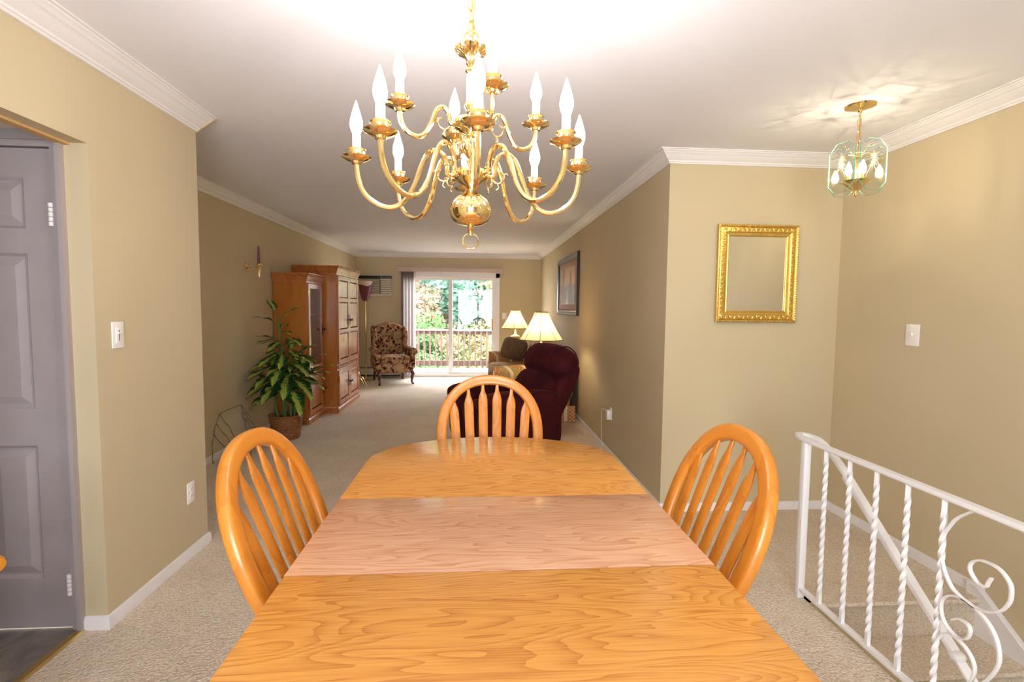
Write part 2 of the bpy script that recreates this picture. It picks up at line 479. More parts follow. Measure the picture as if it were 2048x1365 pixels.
# ---- panelled door at left
d2 = thing('door_2', 'grey white panelled door with white hinges in the entry hall', 'door', (0, 0, 0), kind='structure')
dx0, dx1, dy = -2.475, -1.722, YR+.012
w = MB(); xs = [dx0, dx0+.115, -2.156, -2.04, dx1-.115, dx1]; zs = [.004, .225, .80, .955, 1.60, 1.70, 1.905, 2.022]
for i in (0, 2, 4): w.box(xs[i], xs[i+1], dy, dy+.035, zs[0], zs[7])
for i in (1, 3):
    for j in (0, 2, 4, 6): w.box(xs[i], xs[i+1], dy, dy+.035, zs[j], zs[j+1])
w.build('door_leaf', 'door', d2, 0)
for i in (1, 3):
    for j in (1, 3, 5):
        x0, x1, z0, z1 = xs[i], xs[i+1], zs[j], zs[j+1]
        rings = [(0, 0.001), (.012, .012), (.020, .012), (.052, .003)]
        vs = []
        for o, dp in rings: vs += [(x0+o, dy+dp, z0+o), (x1-o, dy+dp, z0+o), (x1-o, dy+dp, z1-o), (x0+o, dy+dp, z1-o)]
        fs = [(4*a+b, 4*a+(b+1) % 4, 4*a+4+(b+1) % 4, 4*a+4+b) for a in range(3) for b in range(4)] + [(12, 13, 14, 15)]
        vs += [(x0, dy+.03, z0), (x1, dy+.03, z0), (x1, dy+.03, z1), (x0, dy+.03, z1)]
        fs += [(16, 17, 18, 19)]+[(b, (b+1) % 4, 16+(b+1) % 4, 16+b) for b in range(4)]
        MB().add(vs, fs).build('panel', 'door', d2, 0)
w = MB()
for z0, z1, hz in ((1.71, 1.805, 0), (.155, .25, 0)):
    hb = MB(); n5 = 5; hh = (z1-z0)/n5
    for a in range(n5): hb.lathe([(.0, 0), (.0105, 0), (.0105, hh-.0025), (0, hh-.0025)], 12, (dx1-.002, dy-.014, z0+a*hh))
    hb.box(dx1-.016, dx1+.024, dy-.006, dy-.001, z0, z1-.003)
    hb.build('hinge', 'plastic', d2)
hb = MB(); hb.lathe([(0, 0), (.028, 0), (.028, .006), (.012, .01), (.012, .035), (.024, .045), (.027, .06), (.018, .072), (0, .075)], 18, mat=Matrix.Translation((dx0+.06, dy, .96)) @ Matrix.Rotation(rad(90), 4, 'X'))
hb.build('door_knob', 'brass', d2)
w = MB()   # casing with jamb, flush against the wall return
w.box(dx1+.004, -1.668, YR-.006, YR+.03, 0, 2.09); w.box(dx1+.030, -1.668, YR-.020, YR-.006, 0, 2.09); w.box(-1.684, -1.666, YR-.028, YR-.02, 0, 2.09)
w.box(dx0-.054, dx1+.004, YR-.006, YR+.03, 2.026, 2.09); w.box(dx0-.054, dx1+.03, YR-.018, YR-.006, 2.05, 2.09); w.box(dx0-.054, dx0-.004, YR-.012, YR+.03, 0, 2.03)
w.build('door_casing', 'door', d2, 0)

# ---- stairs going down towards the camera
stc = thing('staircase', 'carpeted stairs descending behind the white railing', 'stairs', (0, 0, 0), kind='structure')
RUN, RISE = .252, .186
for k in range(1, 11):
    ys = 2.205-RUN*(k-1); z = -RISE*k
    s_ = MB(); s_.prism([(ys-.002, z), (ys-RUN-.012, z), (ys-RUN-.020, z-.012), (ys-RUN-.012, z-.03), (ys-RUN, z-.035), (ys-RUN, z-RISE), (ys-.002, z-RISE)], XST+.012, XS-.028, 'yz')
    s_.build('step', 'carpet', stc, 30)
s_ = MB(); s_.prism([(2.21, 0.001), (2.19, .001), (2.182, -.012), (2.19, -.03), (2.204, -.035), (2.204, -RISE), (2.21, -RISE)], XST+.012, XS-.028, 'yz')
s_.build('landing_nosing', 'carpet', stc, 30)
def stringer(x0, x1):
    s_ = MB(); a = RISE/RUN
    s_.prism([(2.26, .057), (2.215, .057), (2.17, .03), (-.3, .03-a*2.47), (-.3, -.3-a*2.47), (2.26, -.3)], x0, x1, 'yz', .004, 1)
    s_.build('stringer', 'trim', stc)
stringer(XS-.030, XS-.001)
w = MB(); w.box(XST-.002, XST+.014, -.62, 2.26, -2.4, 0); w.box(XST-.002, XS, -.72, -.62, -2.4, 0); w.box(XST, XS, -.62, 2.2, -2.5, -2.4); w.box(XST, XS, 2.21, 2.3, -2.4, -.1)
struct('wall_stairwell', w, 'wall', 'inner side of the stairwell below the railing', 'wall')
# ================================================================== dining area
# ---- table: two end tops and a paler leaf between them
TX, TY, TZ = .075, 1.44, .75
tb = thing('dining_table', 'oval ended oak dining table with a paler pinkish leaf', 'table', (TX, TY, 0))
HW, YL, YS, EB = .535, .243, .675, .363       # half width, half leaf, start of the elliptical end, its depth
def end_outline(sg):
    p = [(-HW, YL), (-HW, YS)]
    p += [(-HW*cos(a), YS+EB*sin(a)) for a in [pi*i/40 for i in range(1, 40)]]
    p += [(HW, YS), (HW, YL)]
    return [(x, y*sg) for x, y in p]
for sg in (1, -1):
    MB().prism(end_outline(sg), TZ-.028, TZ, 'xy', .006, 2).build('table_top', 'oak_x', tb)
MB().prism([(-HW, -YL+.0008), (HW, -YL+.0008), (HW, YL-.0008), (-HW, YL-.0008)], TZ-.028, TZ, 'xy', .003, 2).build('table_leaf', 'oak_leaf', tb)
a = MB()
for sg in (1, -1):
    o_ = [(x*.87, (y-YL*sg)*.87+YL*sg) for x, y in end_outline(sg)]
    n_ = len(o_)
    for i in range(n_-1):
        (x0, y0), (x1, y1) = o_[i], o_[i+1]
        d_ = Vector((x1-x0, y1-y0)).normalized(); nn = Vector((-d_.y, d_.x))*.018*sg
        vs = [(x0, y0), (x1, y1), (x1+nn.x, y1+nn.y), (x0+nn.x, y0+nn.y)]
        a.add([(x, y, z) for z in (TZ-.11, TZ-.028) for x, y in vs], [(0, 1, 2, 3), (4, 7, 6, 5), (0, 4, 5, 1), (1, 5, 6, 2), (2, 6, 7, 3), (3, 7, 4, 0)])
for x in (-.465, .447): a.box(x, x+.018, -YL, YL, TZ-.11, TZ-.028)
a.build('apron', 'oak', tb)
for sg in (-1, 1):
    l = MB(); l.lathe([(.055, .09), (.075, .12), (.085, .2), (.06, .3), (.045, .36), (.06, .42), (.07, .5), (.055, .6), (.06, .66), (.09, .722)], 20, (0, sg*.36, 0))
    p_ = l.build('pedestal', 'oak', tb)
    for x in (-1, 1):
        f = MB(); f.tube(smooth_path([(0, sg*.36, .13), (x*.12, sg*.42, .13), (x*.24, sg*.50, .06), (x*.30, sg*.54, .025)]), [.035]*6+[.032]*6+[.025]*7, 8)
        f.build('foot', 'oak', p_)

# ---- arrow back chairs
def hoop_pt(u):
    """u 0..1 from left foot to right foot of the bow; returns x, z"""
    if u < .22: t = u/.22; return (-.168-.080*sin(t*pi/2), .452+.30*t)
    if u > .78: x, z = hoop_pt(1-u); return (-x, z)
    a = pi-(u-.22)/.56*pi
    c_, s_ = cos(a), sin(a); e = 2/2.25
    return (.248*math.copysign(abs(c_)**e, c_), .752+.260*abs(s_)**e)
def rake(z): return .140+.36*(z-.452)+.012*((z-.452)/.6)**2
def make_chair(name, label, arms=False):
    t = thing(name, label, 'chair')
    s_ = MB()
    pts = [(-.19, .20), (-.215, .1), (-.235, -.05), (-.235, -.17), (-.20, -.215), (0, -.235), (.20, -.215), (.235, -.17), (.235, -.05), (.215, .1), (.19, .20), (0, .215)]
    s_.prism(pts, .425, .460, 'xy', .012, 3); s_.build('seat', 'oak', t)
    N_ = 56
    P_ = [(x, rake(z), z) for x, z in [hoop_pt(i/N_) for i in range(N_+1)]]
    sec = [(.026*c, .018*s) for c, s in [(math.copysign(abs(cos(k))**.45, cos(k)), math.copysign(abs(sin(k))**.45, sin(k))) for k in [2*pi*i/14+.01 for i in range(14)]]]
    b = MB()
    # section: in-plane 26 mm half, 18 mm half thick; keep 'up' as the hoop plane normal
    b.tube(P_, 1.0, sec=[(sy, sx) for sx, sy in sec], up=(0, 1, -.35)); b.build('bow', 'oak_bow', t, 50)
    for k in range(6):
        x = (k-2.5)*.0725; xb = x*.83
        # top of the slat: inner edge of the bow
        u0 = min((abs(hoop_pt(i/400)[0]-x*1.06), i/400) for i in range(88, 313))[1]
        zt = hoop_pt(u0)[1]-.006
        zs = .455; sh = min(.922-.022*(abs(k-2.5)-.5), zt-.065)
        prof = [(zs, .017), (zs+.15, .0225), (sh-.02, .0235), (sh-.006, .0230), (sh+.012, .019), (sh+.035, .0105), (sh+.055, .0080), (zt, .0078)]
        m = MB(); vs = []; fs = []
        for z, hw in prof:
            tt = (z-zs)/(zt-zs); cx = xb+(x*1.06-xb)*tt; y = rake(z); th_ = .0048
            vs += [(cx-hw, y-th_*.5, z), (cx-hw*.8, y-th_, z), (cx+hw*.8, y-th_, z), (cx+hw, y-th_*.5, z), (cx+hw, y+th_*.5, z), (cx+hw*.8, y+th_, z), (cx-hw*.8, y+th_, z), (cx-hw, y+th_*.5, z)]
        for j in range(len(prof)-1):
            for i in range(8): fs.append((j*8+i, j*8+(i+1) % 8, j*8+8+(i+1) % 8, j*8+8+i))
        fs += [tuple(range(8))[::-1], tuple((len(prof)-1)*8+i for i in range(8))]
        m.add(vs, fs); m.build('arrow_slat', 'oak', t, 40)
    for sx in (-1, 1):
        for (y0, y1, sp_) in ((-.15, -.21, .055), (.13, .23, .045)):
            l = MB(); A = Vector((sx*.165, y0, .43)); B = Vector((sx*(.165+sp_), y1, 0))
            q = [A.lerp(B, i/8) for i in range(9)]
            l.tube(q, [.012, .015, .02, .016, .021, .018, .02, .015, .012], 12); l.build('leg', 'oak', t)
        l = MB(); l.tube([(sx*.193, -.18, .2), (sx*.193, 0, .2), (sx*.19, .18, .2)], [.009, .014, .009], 10); l.build('stretcher', 'oak', t)
    l = MB(); l.tube([(-.193, 0, .2), (0, 0, .2), (.193, 0, .2)], [.009, .014, .009], 10); l.build('stretcher', 'oak', t)
    if arms:
        for sx in (-1, 1):
            l = MB(); l.tube(smooth_path([(sx*.255, .195, .665), (sx*.275, .05, .665), (sx*.27, -.12, .668), (sx*.245, -.235, .660)]), [.02]*10+[.024]*5+[.026]*3+[.02], 12)
            ar = l.build('armrest', 'oak', t)
            l = MB(); l.tube([(sx*.21, -.09, .45), (sx*.24, -.13, .56), (sx*.262, -.16, .655)], [.012, .018, .012], 10); l.build('arm_post', 'oak', ar)
            l = MB(); l.tube([(sx*.2, .05, .45), (sx*.27, .04, .655)], [.012, .012], 10); l.build('arm_post', 'oak', ar)
    return t
GCH = 'arrow back oak dining chairs'
ch = make_chair('dining_chair', 'oak arrow back dining chair at the far end of the table')
ch['group'] = GCH; ch.location = (.072, 2.30, 0)
c2 = copy_tree(ch); c2['label'] = 'oak arrow back dining chair on left long side of the table'
c2.location = (-.300, 1.460, 0); c2.rotation_euler = (0, 0, rad(90))
c3 = copy_tree(ch); c3['label'] = 'oak arrow back dining chair on right long side near white railing'
c3.location = (.472, 1.470, 0); c3.rotation_euler = (0, 0, rad(-90))
c4 = make_chair('dining_armchair', 'oak armchair in the doorway at far left edge, only its arm tip in view', True)
c4.location = (-1.572, 1.212, 0); c4.rotation_euler = (0, 0, rad(90))

# ---- chandelier
CX, CY = -.019, 1.435
BULB = 54.0
M['bulb'] = emit('lit_candle_bulb', (1.0, .97, .96, 1), BULB)
def clear_bulb():
    t = NT('lit_clear_candle_bulb'); e = t.new('Emission'); e.inputs[0].default_value = (1, .84, .62, 1); e.inputs[1].default_value = 20
    tr = t.new('BsdfTransparent'); mx = t.new('MixShader'); mx.inputs[0].default_value = .35
    t.link(tr.outputs[0], mx.inputs[1]); t.link(e.outputs[0], mx.inputs[2]); t.link(mx.outputs[0], t.out.inputs[0]); return t.m
M['bulb_pendant'] = clear_bulb()
cd = thing('chandelier', 'polished brass chandelier with twelve lit candle bulbs above the table', 'chandelier', (CX, CY, 0))
MB().lathe([(0, ZC-.045), (.012, ZC-.045), (.02, ZC-.03), (.06, ZC-.012), (.065, ZC), (0, ZC)], 28).build('canopy', 'brass', cd)
def link_mesh(L=.020, W=.0095, r=.0022):
    m = MB(); p = []
    for i in range(20):
        a = 2*pi*i/20; p.append((W*cos(a), 0, (L-W)*math.copysign(1, sin(a))*(abs(sin(a)) > .01)+W*sin(a)))
    m.tube(p, r, 6, closed=True); return m.mesh('chain_link', 'brass')
lm = link_mesh(); z = 2.165; i = 0
while z < ZC-.05:
    place('chain_link', lm, cd, (0, 0, z), (0, 0, rad(90*(i % 2)+25))); z += .0335; i += 1
MB().tube([(.003, 0, 2.10), (.004, .002, 2.2), (-.003, 0, 2.3), (.002, 0, 2.42)], .0028, 6).build('cord', 'brass_dull', cd)
MB().tube([(.020*cos(a), 0, 2.138+.022*sin(a)) for a in [2*pi*k/24 for k in range(24)]], .0026, 6, closed=True).build('hanging_loop', 'brass', cd)
# fluted crown disc
def flute(i, j):
    pr = [(.006, 2.118), (.018, 2.116), (.036, 2.117), (.0445, 2.110), (.041, 2.102), (.026, 2.094), (.016, 2.084), (.012, 2.074)]
    r, z = pr[j]; a = 2*pi*i/80
    return (r*(1+(.06*cos(20*a) if j in (2, 3, 4, 5) else 0))*cos(a), r*(1+(.06*cos(20*a) if j in (2, 3, 4, 5) else 0))*sin(a), z)
MB().grid(flute, 80, 8, True).build('fluted_crown', 'brass', cd)
MB().lathe([(.012, 2.076), (.015, 2.070), (.010, 2.064), (.016, 2.056), (.017, 2.050), (.012, 2.045), (.011, 2.040)], 20).build('neck', 'brass', cd)
MB().lathe([(.0125, 2.041), (.0135, 2.03), (.0135, 1.985), (.0125, 1.968)], 20).build('glow_tinted_column', 'candle', cd)  # ivory colour stands in for the bulbs' glow on the column
MB().lathe([(.008, 1.970), (.017, 1.964), (.019, 1.955), (.012, 1.942), (.009, 1.935), (.016, 1.930), (.03, 1.926), (.046, 1.918), (.049, 1.905), (.046, 1.898), (.03, 1.888), (.014, 1.880), (.010, 1.875)], 28).build('upper_hub', 'brass', cd)
MB().lathe([(.010, 1.877), (.018, 1.872), (.026, 1.860), (.029, 1.848), (.026, 1.834), (.016, 1.822), (.009, 1.812), (.014, 1.806), (.009, 1.800), (.012, 1.790), (.03, 1.786), (.046, 1.780), (.050, 1.770), (.046, 1.758), (.030, 1.747), (.014, 1.738), (.009, 1.728)], 28).build('lower_hub', 'brass', cd)
MB().lathe([(.009, 1.730), (.018, 1.723), (.022, 1.717), (.036, 1.711), (.050, 1.697), (.0575, 1.680), (.0590, 1.670), (.0565, 1.655), (.049, 1.642), (.036, 1.633), (.018, 1.629), (.008, 1.628)], 36).build('ball', 'brass', cd)
MB().lathe([(.008, 1.630), (.010, 1.624), (.0065, 1.618), (.009, 1.613), (.0065, 1.607), (.006, 1.603)], 16).build('finial', 'brass', cd)
MB().tube([(.0215*cos(a), 0, 1.586+.0215*sin(a)) for a in [2*pi*k/30 for k in range(30)]], .0024, 7, closed=True).build('finial_ring', 'brass', cd)
# arms: a tube in the radial (x, z) plane with its drip pan, cup, sleeve and bulb
def arm_meshes(path, r):
    tb_ = MB(); tb_.tube(smooth_path(path, 8), .0068, 8)
    return tb_.mesh('arm', 'brass')
pan = MB(); pan.lathe([(.006, -.014), (.013, -.012), (.016, -.006), (.024, -.004), (.0385, .004), (.0400, .0062), (.037, .006), (.02, .002), (.0, .001)], 28)
pan_m = pan.mesh('drip_pan', 'brass')
cup = MB(); cup.lathe([(.020, .000), (.0215, .004), (.0215, .020), (.0245, .023), (.0245, .025), (.019, .025), (.018, .01), (0, .01)], 24)
cup_m = cup.mesh('candle_cup', 'brass')
slv = MB(); slv.lathe([(.0112, .010), (.0112, .064), (.009, .066)], 16); slv_m = slv.mesh('candle_sleeve', 'candle')
blb = MB(); blb.lathe([(.0075, .064), (.0105, .070), (.0155, .083), (.0168, .093), (.0155, .106), (.0105, .124), (.0055, .140), (.0018, .152), (0, .156)], 12)
blb_m = blb.mesh('bulb', 'bulb')
def scroll_mesh():
    m = MB()
    m.tube(smooth_path([(.060, 0, -.006), (.074, 0, -.016), (.088, 0, -.012), (.094, 0, .002), (.090, 0, .012), (.083, 0, .013)], 5), .0026, 6)
    m.tube(smooth_path([(.074, 0, -.016), (.078, 0, -.028), (.072, 0, -.034)], 4), .002, 6)
    m.tube(smooth_path([(.092, 0, .008), (.100, 0, .012), (.104, 0, .008)], 4), .002, 6)
    return m.mesh('scroll', 'brass')
sc_m = scroll_mesh()
def arms(n, az0, path, R, zp, zhub):
    am = arm_meshes(path, R)
    for k in range(n):
        a = az0+2*pi*k/n          # azimuth measured from the camera side (-y)
        rz = a-pi/2
        ar = place('arm', am, cd, (0, 0, 0), (0, 0, rz))
        place('drip_pan', pan_m, ar, (R, 0, zp)); place('candle_cup', cup_m, ar, (R, 0, zp+.002))
        place('candle_sleeve', slv_m, ar, (R, 0, zp)); place('bulb', blb_m, ar, (R, 0, zp))
        place('scroll', sc_m, ar, (0, 0, zhub))
arms(8, rad(3.5), [(.048, 0, 1.766), (.060, 0, 1.766), (.0665, 0, 1.773), (.068, 0, 1.800), (.080, 0, 1.824), (.100, 0, 1.832), (.120, 0, 1.820), (.140, 0, 1.780), (.162, 0, 1.722), (.190, 0, 1.685), (.225, 0, 1.672), (.265, 0, 1.684), (.295, 0, 1.715), (.308, 0, 1.755), (.31, 0, 1.790)], .31, 1.797, 1.765)
arms(4, rad(16), [(.045, 0, 1.902), (.055, 0, 1.902), (.060, 0, 1.910), (.062, 0, 1.925), (.072, 0, 1.940), (.085, 0, 1.942), (.098, 0, 1.930), (.112, 0, 1.895), (.130, 0, 1.865), (.152, 0, 1.857), (.178, 0, 1.868), (.192, 0, 1.892), (.195, 0, 1.920)], .195, 1.928, 1.9)

# ---- glass pendant lantern above the stairs
PX, PY = 1.937, 2.483
pn = thing('pendant_lantern', 'hanging brass lantern with four etched glass panels above the stairs', 'pendant light', (PX, PY, 0), rad(7))
MB().lathe([(0, ZC-.034), (.008, ZC-.034), (.012, ZC-.024), (.03, ZC-.018), (.068, ZC-.006), (.072, ZC), (0, ZC)], 32).build('canopy', 'brass', pn)
z = ZC-.05; i = 0
while z > 2.235:
    place('chain_link', lm, pn, (0, 0, z), (0, 0, rad(90*(i % 2)+20))); z -= .0335; i += 1
MB().tube([(0, 0, ZC-.03), (.003, 0, 2.33), (0, 0, 2.24), (0, 0, 2.06)], .0035, 6).build('stem', 'brass_dull', pn)
MB().tube([(0, 0, 2.22), (0, 0, 2.06)], .0075, 10).build('stem_tube', 'brass', pn)
MB().tube([(.062*cos(a), .062*sin(a), 2.194) for a in [2*pi*k/40 for k in range(40)]], .0032, 6, closed=True).build('ring', 'brass', pn)
MB().tube([(.062, 0, 2.194), (-.062, 0, 2.194)], .002, 6).tube([(0, .062, 2.194), (0, -.062, 2.194)], .002, 6).build('ring_cross', 'brass', pn)
for k in range(4):
    s_ = MB(); a = pi/4+k*pi/2
    for da in (-.42, .42):
        b_ = a+da
        q = [(.062, 2.194), (.082, 2.200), (.098, 2.212), (.112, 2.206), (.124, 2.204), (.134, 2.216)]
        s_.tube(smooth_path([(r*cos(b_), r*sin(b_), z) for r, z in q], 4), .0018, 6)
        s_.soft((.134*cos(b_), .134*sin(b_), 2.216), (.009, .009, .009), 2.0, 2)
    s_.build('scroll_wire', 'brass', pn)
def pglass():
    t = NT('green_edged_bevelled_glass')
    tr = t.new('BsdfTransparent'); tr.inputs[0].default_value = (.975, .992, .985, 1)
    gl = t.new('BsdfGlossy'); gl.inputs['Roughness'].default_value = .03
    df = t.new('BsdfTranslucent'); df.inputs[0].default_value = (.55, .85, .70, 1)
    fr = thin_fresnel(t, 1.5)
    m1 = t.new('MixShader'); t.link(fr.outputs[0], m1.inputs[0]); t.link(tr.outputs[0], m1.inputs[1]); t.link(gl.outputs[0], m1.inputs[2])
    t.link(m1.outputs[0], t.out.inputs[0]); return t.m
M['pglass'] = pglass()
M['pedge'] = plain('green_glass_edge', srgb(120, 190, 155), .15, spec=.5, var=.03)
def etch():
    t = NT('frosted_etching'); tr = t.new('BsdfTranslucent'); tr.inputs[0].default_value = srgb(250, 240, 215)
    df = t.new('BsdfDiffuse'); df.inputs[0].default_value = srgb(250, 244, 225); mx = t.new('MixShader'); mx.inputs[0].default_value = .4
    t.link(tr.outputs[0], mx.inputs[1]); t.link(df.outputs[0], mx.inputs[2]); t.link(mx.outputs[0], t.out.inputs[0]); return t.m
M['etch'] = etch()
for k in range(4):
    a = k*pi/2
    hw, z0, z1, c_ = .079, 2.003, 2.252, .042
    oc = [(-hw+c_, z0), (hw-c_, z0), (hw, z0+c_), (hw, z1-c_), (hw-c_, z1), (-hw+c_, z1), (-hw, z1-c_), (-hw, z0+c_)]
    g = MB(); g.prism(oc, -.0022, .0022, 'xz')
    R_ = Matrix.Rotation(a, 4, 'Z') @ Matrix.Translation((0, -.093, 0))
    go = g.build('glass_panel', 'pglass', pn, 0); go.matrix_local = R_
    e = MB(); e.tube([(x, 0, z) for x, z in oc], 1, closed=True, sec=[(.0024, .0004), (-.0024, .0004), (-.0024, -.0004), (.0024, -.0004)], up=(0, 1, 0)); e.build('glass_edge', 'pedge', go, 0)
    st = MB()
    for j in range(12):
        b_ = 2*pi*j/12+.13; ln = .030 if j % 2 else .019
        if j in (8, 10): ln = .062
        st.tube([(.004*cos(b_), -.0027, 2.165+.004*sin(b_)), (ln*cos(b_), -.0027, 2.165+ln*sin(b_))], [.0011, .0004], 5)
    st.build('etched_star', 'etch', go, 0)
MB().lathe([(.070, 2.064), (.068, 2.060), (.045, 2.040), (.02, 2.021), (.008, 2.012), (.008, 2.002), (.011, 1.998), (.008, 1.990), (0, 1.985)], 32).lathe([(.070, 2.064), (.03, 2.054), (0, 2.052)], 32, cap=False).build('dish', 'brass', pn)
for k in range(3):
    b_ = 2*pi*k/3+.5; x, y = .036*cos(b_), .036*sin(b_)
    MB().lathe([(.0112, 2.055), (.0112, 2.092), (.009, 2.094)], 14, (x, y, 0)).build('candle_sleeve', 'brass_dull', pn)
    MB().lathe([(.0075, 2.092), (.0105, 2.098), (.0155, 2.110), (.0160, 2.120), (.0135, 2.134), (.007, 2.150), (.002, 2.163), (0, 2.166)], 10, (x, y, 0)).build('bulb', 'bulb_pendant', pn)
    fl = bpy.data.lights.new('filament', 'POINT'); fl.energy = .8; fl.color = (1, .82, .58); fl.shadow_soft_size = .004
    place('filament', fl, pn, (x, y, 2.118))

# ---- mirror in carved gold frame
M['gold'] = plain('gold_leaf', (.74, .50, .14, 1), .30, .85, var=.12, nscale=40, bump=.25, bscale=140)
def mirror_mat():
    t = NT('silvered_mirror'); t.bsdf((.86, .87, .85, 1), .015, 1.0); return t.m
M['mirror'] = mirror_mat()
mr = thing('wall_mirror', 'rectangular mirror in carved gold frame on the wall beside stairs', 'mirror', (1.892, YM, 1.645))
W2, H2, FW = .280, .328, .080
prof = [(0, 0), (0, -.026), (.006, -.031), (.012, -.027), (.016, -.022), (.022, -.026), (.048, -.026), (.056, -.018), (.066, -.016), (.072, -.019), (.078, -.015), (FW, -.008), (FW, 0)]
def frame_side(w2, h2, prof, i):
    c = [(-w2, -h2), (w2, -h2), (w2, h2), (-w2, h2)]; s_ = [(1, 1), (-1, 1), (-1, -1), (1, -1)]
    j = (i+1) % 4; vs = []
    for q in (i, j):
        for o, y in prof: vs.append((c[q][0]+s_[q][0]*o, y, c[q][1]+s_[q][1]*o))
    k = len(prof)
    return vs, [(a, (a+1) % k, k+(a+1) % k, k+a) for a in range(k)]+[tuple(range(k)), tuple(range(k, 2*k))[::-1]]
for i in range(4):
    m = MB(); m.add(*frame_side(W2, H2, prof, i)); fr_ = m.build('frame_side', 'gold', mr, 20)
    # carved ornament: beads along the outer rim and leaf scrolls in the hollow
    L = 2*(W2 if i % 2 == 0 else H2); nb = int(L/.0165)
    bd = MB(); lf = MB()
    for k in range(nb):
        t_ = -L/2+.012+(L-.024)*k/(nb-1)
        x, z = ((t_, (-1 if i == 0 else 1)*(H2-.009)) if i % 2 == 0 else ((1 if i == 1 else -1)*(W2-.009), t_))
        bd.soft((x, -.031, z), (.010, .008, .010), 2.0, 1)
    nl = int((L-.06)/.030)
    for k in range(nl):
        t_ = -L/2+.045+(L-.09)*k/(nl-1); s2 = 1 if k % 2 else -1
        pts = [(t_-.014, -.010*s2), (t_-.004, .008*s2), (t_+.006, .006*s2), (t_+.010, -.004*s2), (t_+.003, -.007*s2)]
        q = []
        for p, o in pts:
            o2 = .035+o
            q.append((p, -.027, (-1 if i == 0 else 1)*(H2-o2)) if i % 2 == 0 else ((1 if i == 1 else -1)*(W2-o2), -.027, p))
        lf.tube(smooth_path(q, 3), [.0016]+[.0032]*11+[.0016], 5)
    bd.build('bead_row', 'gold', fr_); lf.build('carved_scrolls', 'gold', fr_)
MB().box(-W2+FW-.004, W2-FW+.004, -.008, -.003, -H2+FW-.004, H2-FW+.004).build('mirror_glass', 'mirror', mr, 0)

# ---- switches and outlets
def plate(name, label, cat, loc, rz, kind, w=.072, h=.116):
    """plate lying in the local x-z plane, front towards local -y"""
    t = thing(name, label, cat, loc, rz)
    MB().box(-w/2, w/2, -.006, 0, -h/2, h/2, .003).build('cover_plate', 'plastic', t)
    if kind == 'toggle':
        MB().box(-.006, .006, -.016, -.005, -.004, .012, .002).build('toggle', 'plastic', t)
    elif kind == 'dimmer':
        MB().box(-.017, .017, -.009, -.005, -.034, .034, .002).build('slider_body', 'plastic', t)
        MB().box(-.013, .013, -.016, -.008, .006, .013, .002).build('slider', 'plastic', t)
        MB().box(-.002, .002, -.0095, -.0085, -.024, .022).build('slot', 'slot', t)
    else:
        for z in (-.02, .02):
            q = MB(); q.lathe([(0, 0), (.0165, 0), (.0165, .003), (0, .003)], 20, mat=Matrix.Translation((0, -.005, z)) @ Matrix.Rotation(rad(90), 4, 'X')); q = q.build('receptacle', 'plastic', t)
            for x in (-.006, .006):
                MB().box(x-.001, x+.001, -.0088, -.0078, z-.001, z+.008).build('slot', 'slot', q)
    for z in ((-.045, .045) if kind != 'outlet' else (0,)):
        MB().lathe([(0, 0), (.003, 0), (.0025, .0015), (0, .0015)], 10, mat=Matrix.Translation((0, -.0058, z)) @ Matrix.Rotation(rad(90), 4, 'X')).build('screw', 'plastic', t)
    return t
plate('dimmer_switch', 'white slide dimmer switch on left wall', 'switch', (XL1, 2.311, 1.261), rad(90), 'dimmer')
plate('wall_outlet', 'white duplex outlet low on the left wall', 'outlet', (XL1, 2.826, .358), rad(90), 'outlet')
plate('light_switch', 'white toggle switch on the stairwell wall', 'switch', (XS, 2.688, 1.266), rad(-90), 'toggle', .09, .124)
plate('light_switch', 'small white switch on end wall right of the sliding door', 'switch', (.548, YB, 1.23), 0, 'toggle', .09, .125)

# ---- white iron railing
XP = 1.586
rl = thing('stair_railing', 'white painted iron railing with twisted balusters and scrolls', 'railing', (XP, 2.262, 0))
rl_y = 2.262
L_ = lambda y: y-rl_y
MB().box(-.016, .016, -.016, .016, 0, .772, .002).build('newel_post', 'iron_white', rl)
rs = [(.018, .003), (.015, .009), (-.015, .009), (-.018, .003), (-.018, -.005), (-.013, -.010), (.013, -.010), (.018, -.005)]
# top rail runs level towards the camera; its far end loops round into the descending handrail
rs2 = [(b, a) for a, b in rs]
MB().tube([(0, L_(-.45), .778), (0, L_(1.0), .778), (0, L_(2.25), .778)], 1, sec=rs2, up=(0, 0, 1)).build('top_rail', 'iron_white', rl)
loop = smooth_path([(0, L_(2.24), .778), (.002, L_(2.30), .779), (.022, L_(2.352), .781), (.058, L_(2.345), .780), (.078, L_(2.285), .770), (.080, L_(2.20), .733), (.080, L_(2.10), .668)], 7)
loop += [Vector((.080, L_(2.10)-i*.01*1.0, .668-i*.0082)) for i in range(1, 57)]
MB().tube(loop, 1, sec=rs2, up=(0, 0, 1)).build('handrail', 'iron_white', rl)
tp = loop[-1]
MB().soft((tp.x, tp.y+.004, tp.z+.002), (.05, .05, .034), 2.4, 4).build('handrail_end', 'iron_white', rl)
MB().tube([(.080, L_(2.10), .650), (.080, L_(2.10)-1.3, .650-1.3*.79)], 1, sec=[(.004, .017), (-.004, .017), (-.004, -.017), (.004, -.017)], up=(0, .62, .78)).build('handrail_bar', 'iron_white', rl)
MB().tube([(0, L_(-.45), .045), (0, L_(2.262), .045)], 1, sec=[(.006, .014), (-.006, .014), (-.006, -.014), (.006, -.014)], up=(0, 0, 1)).build('bottom_rail', 'iron_white', rl)
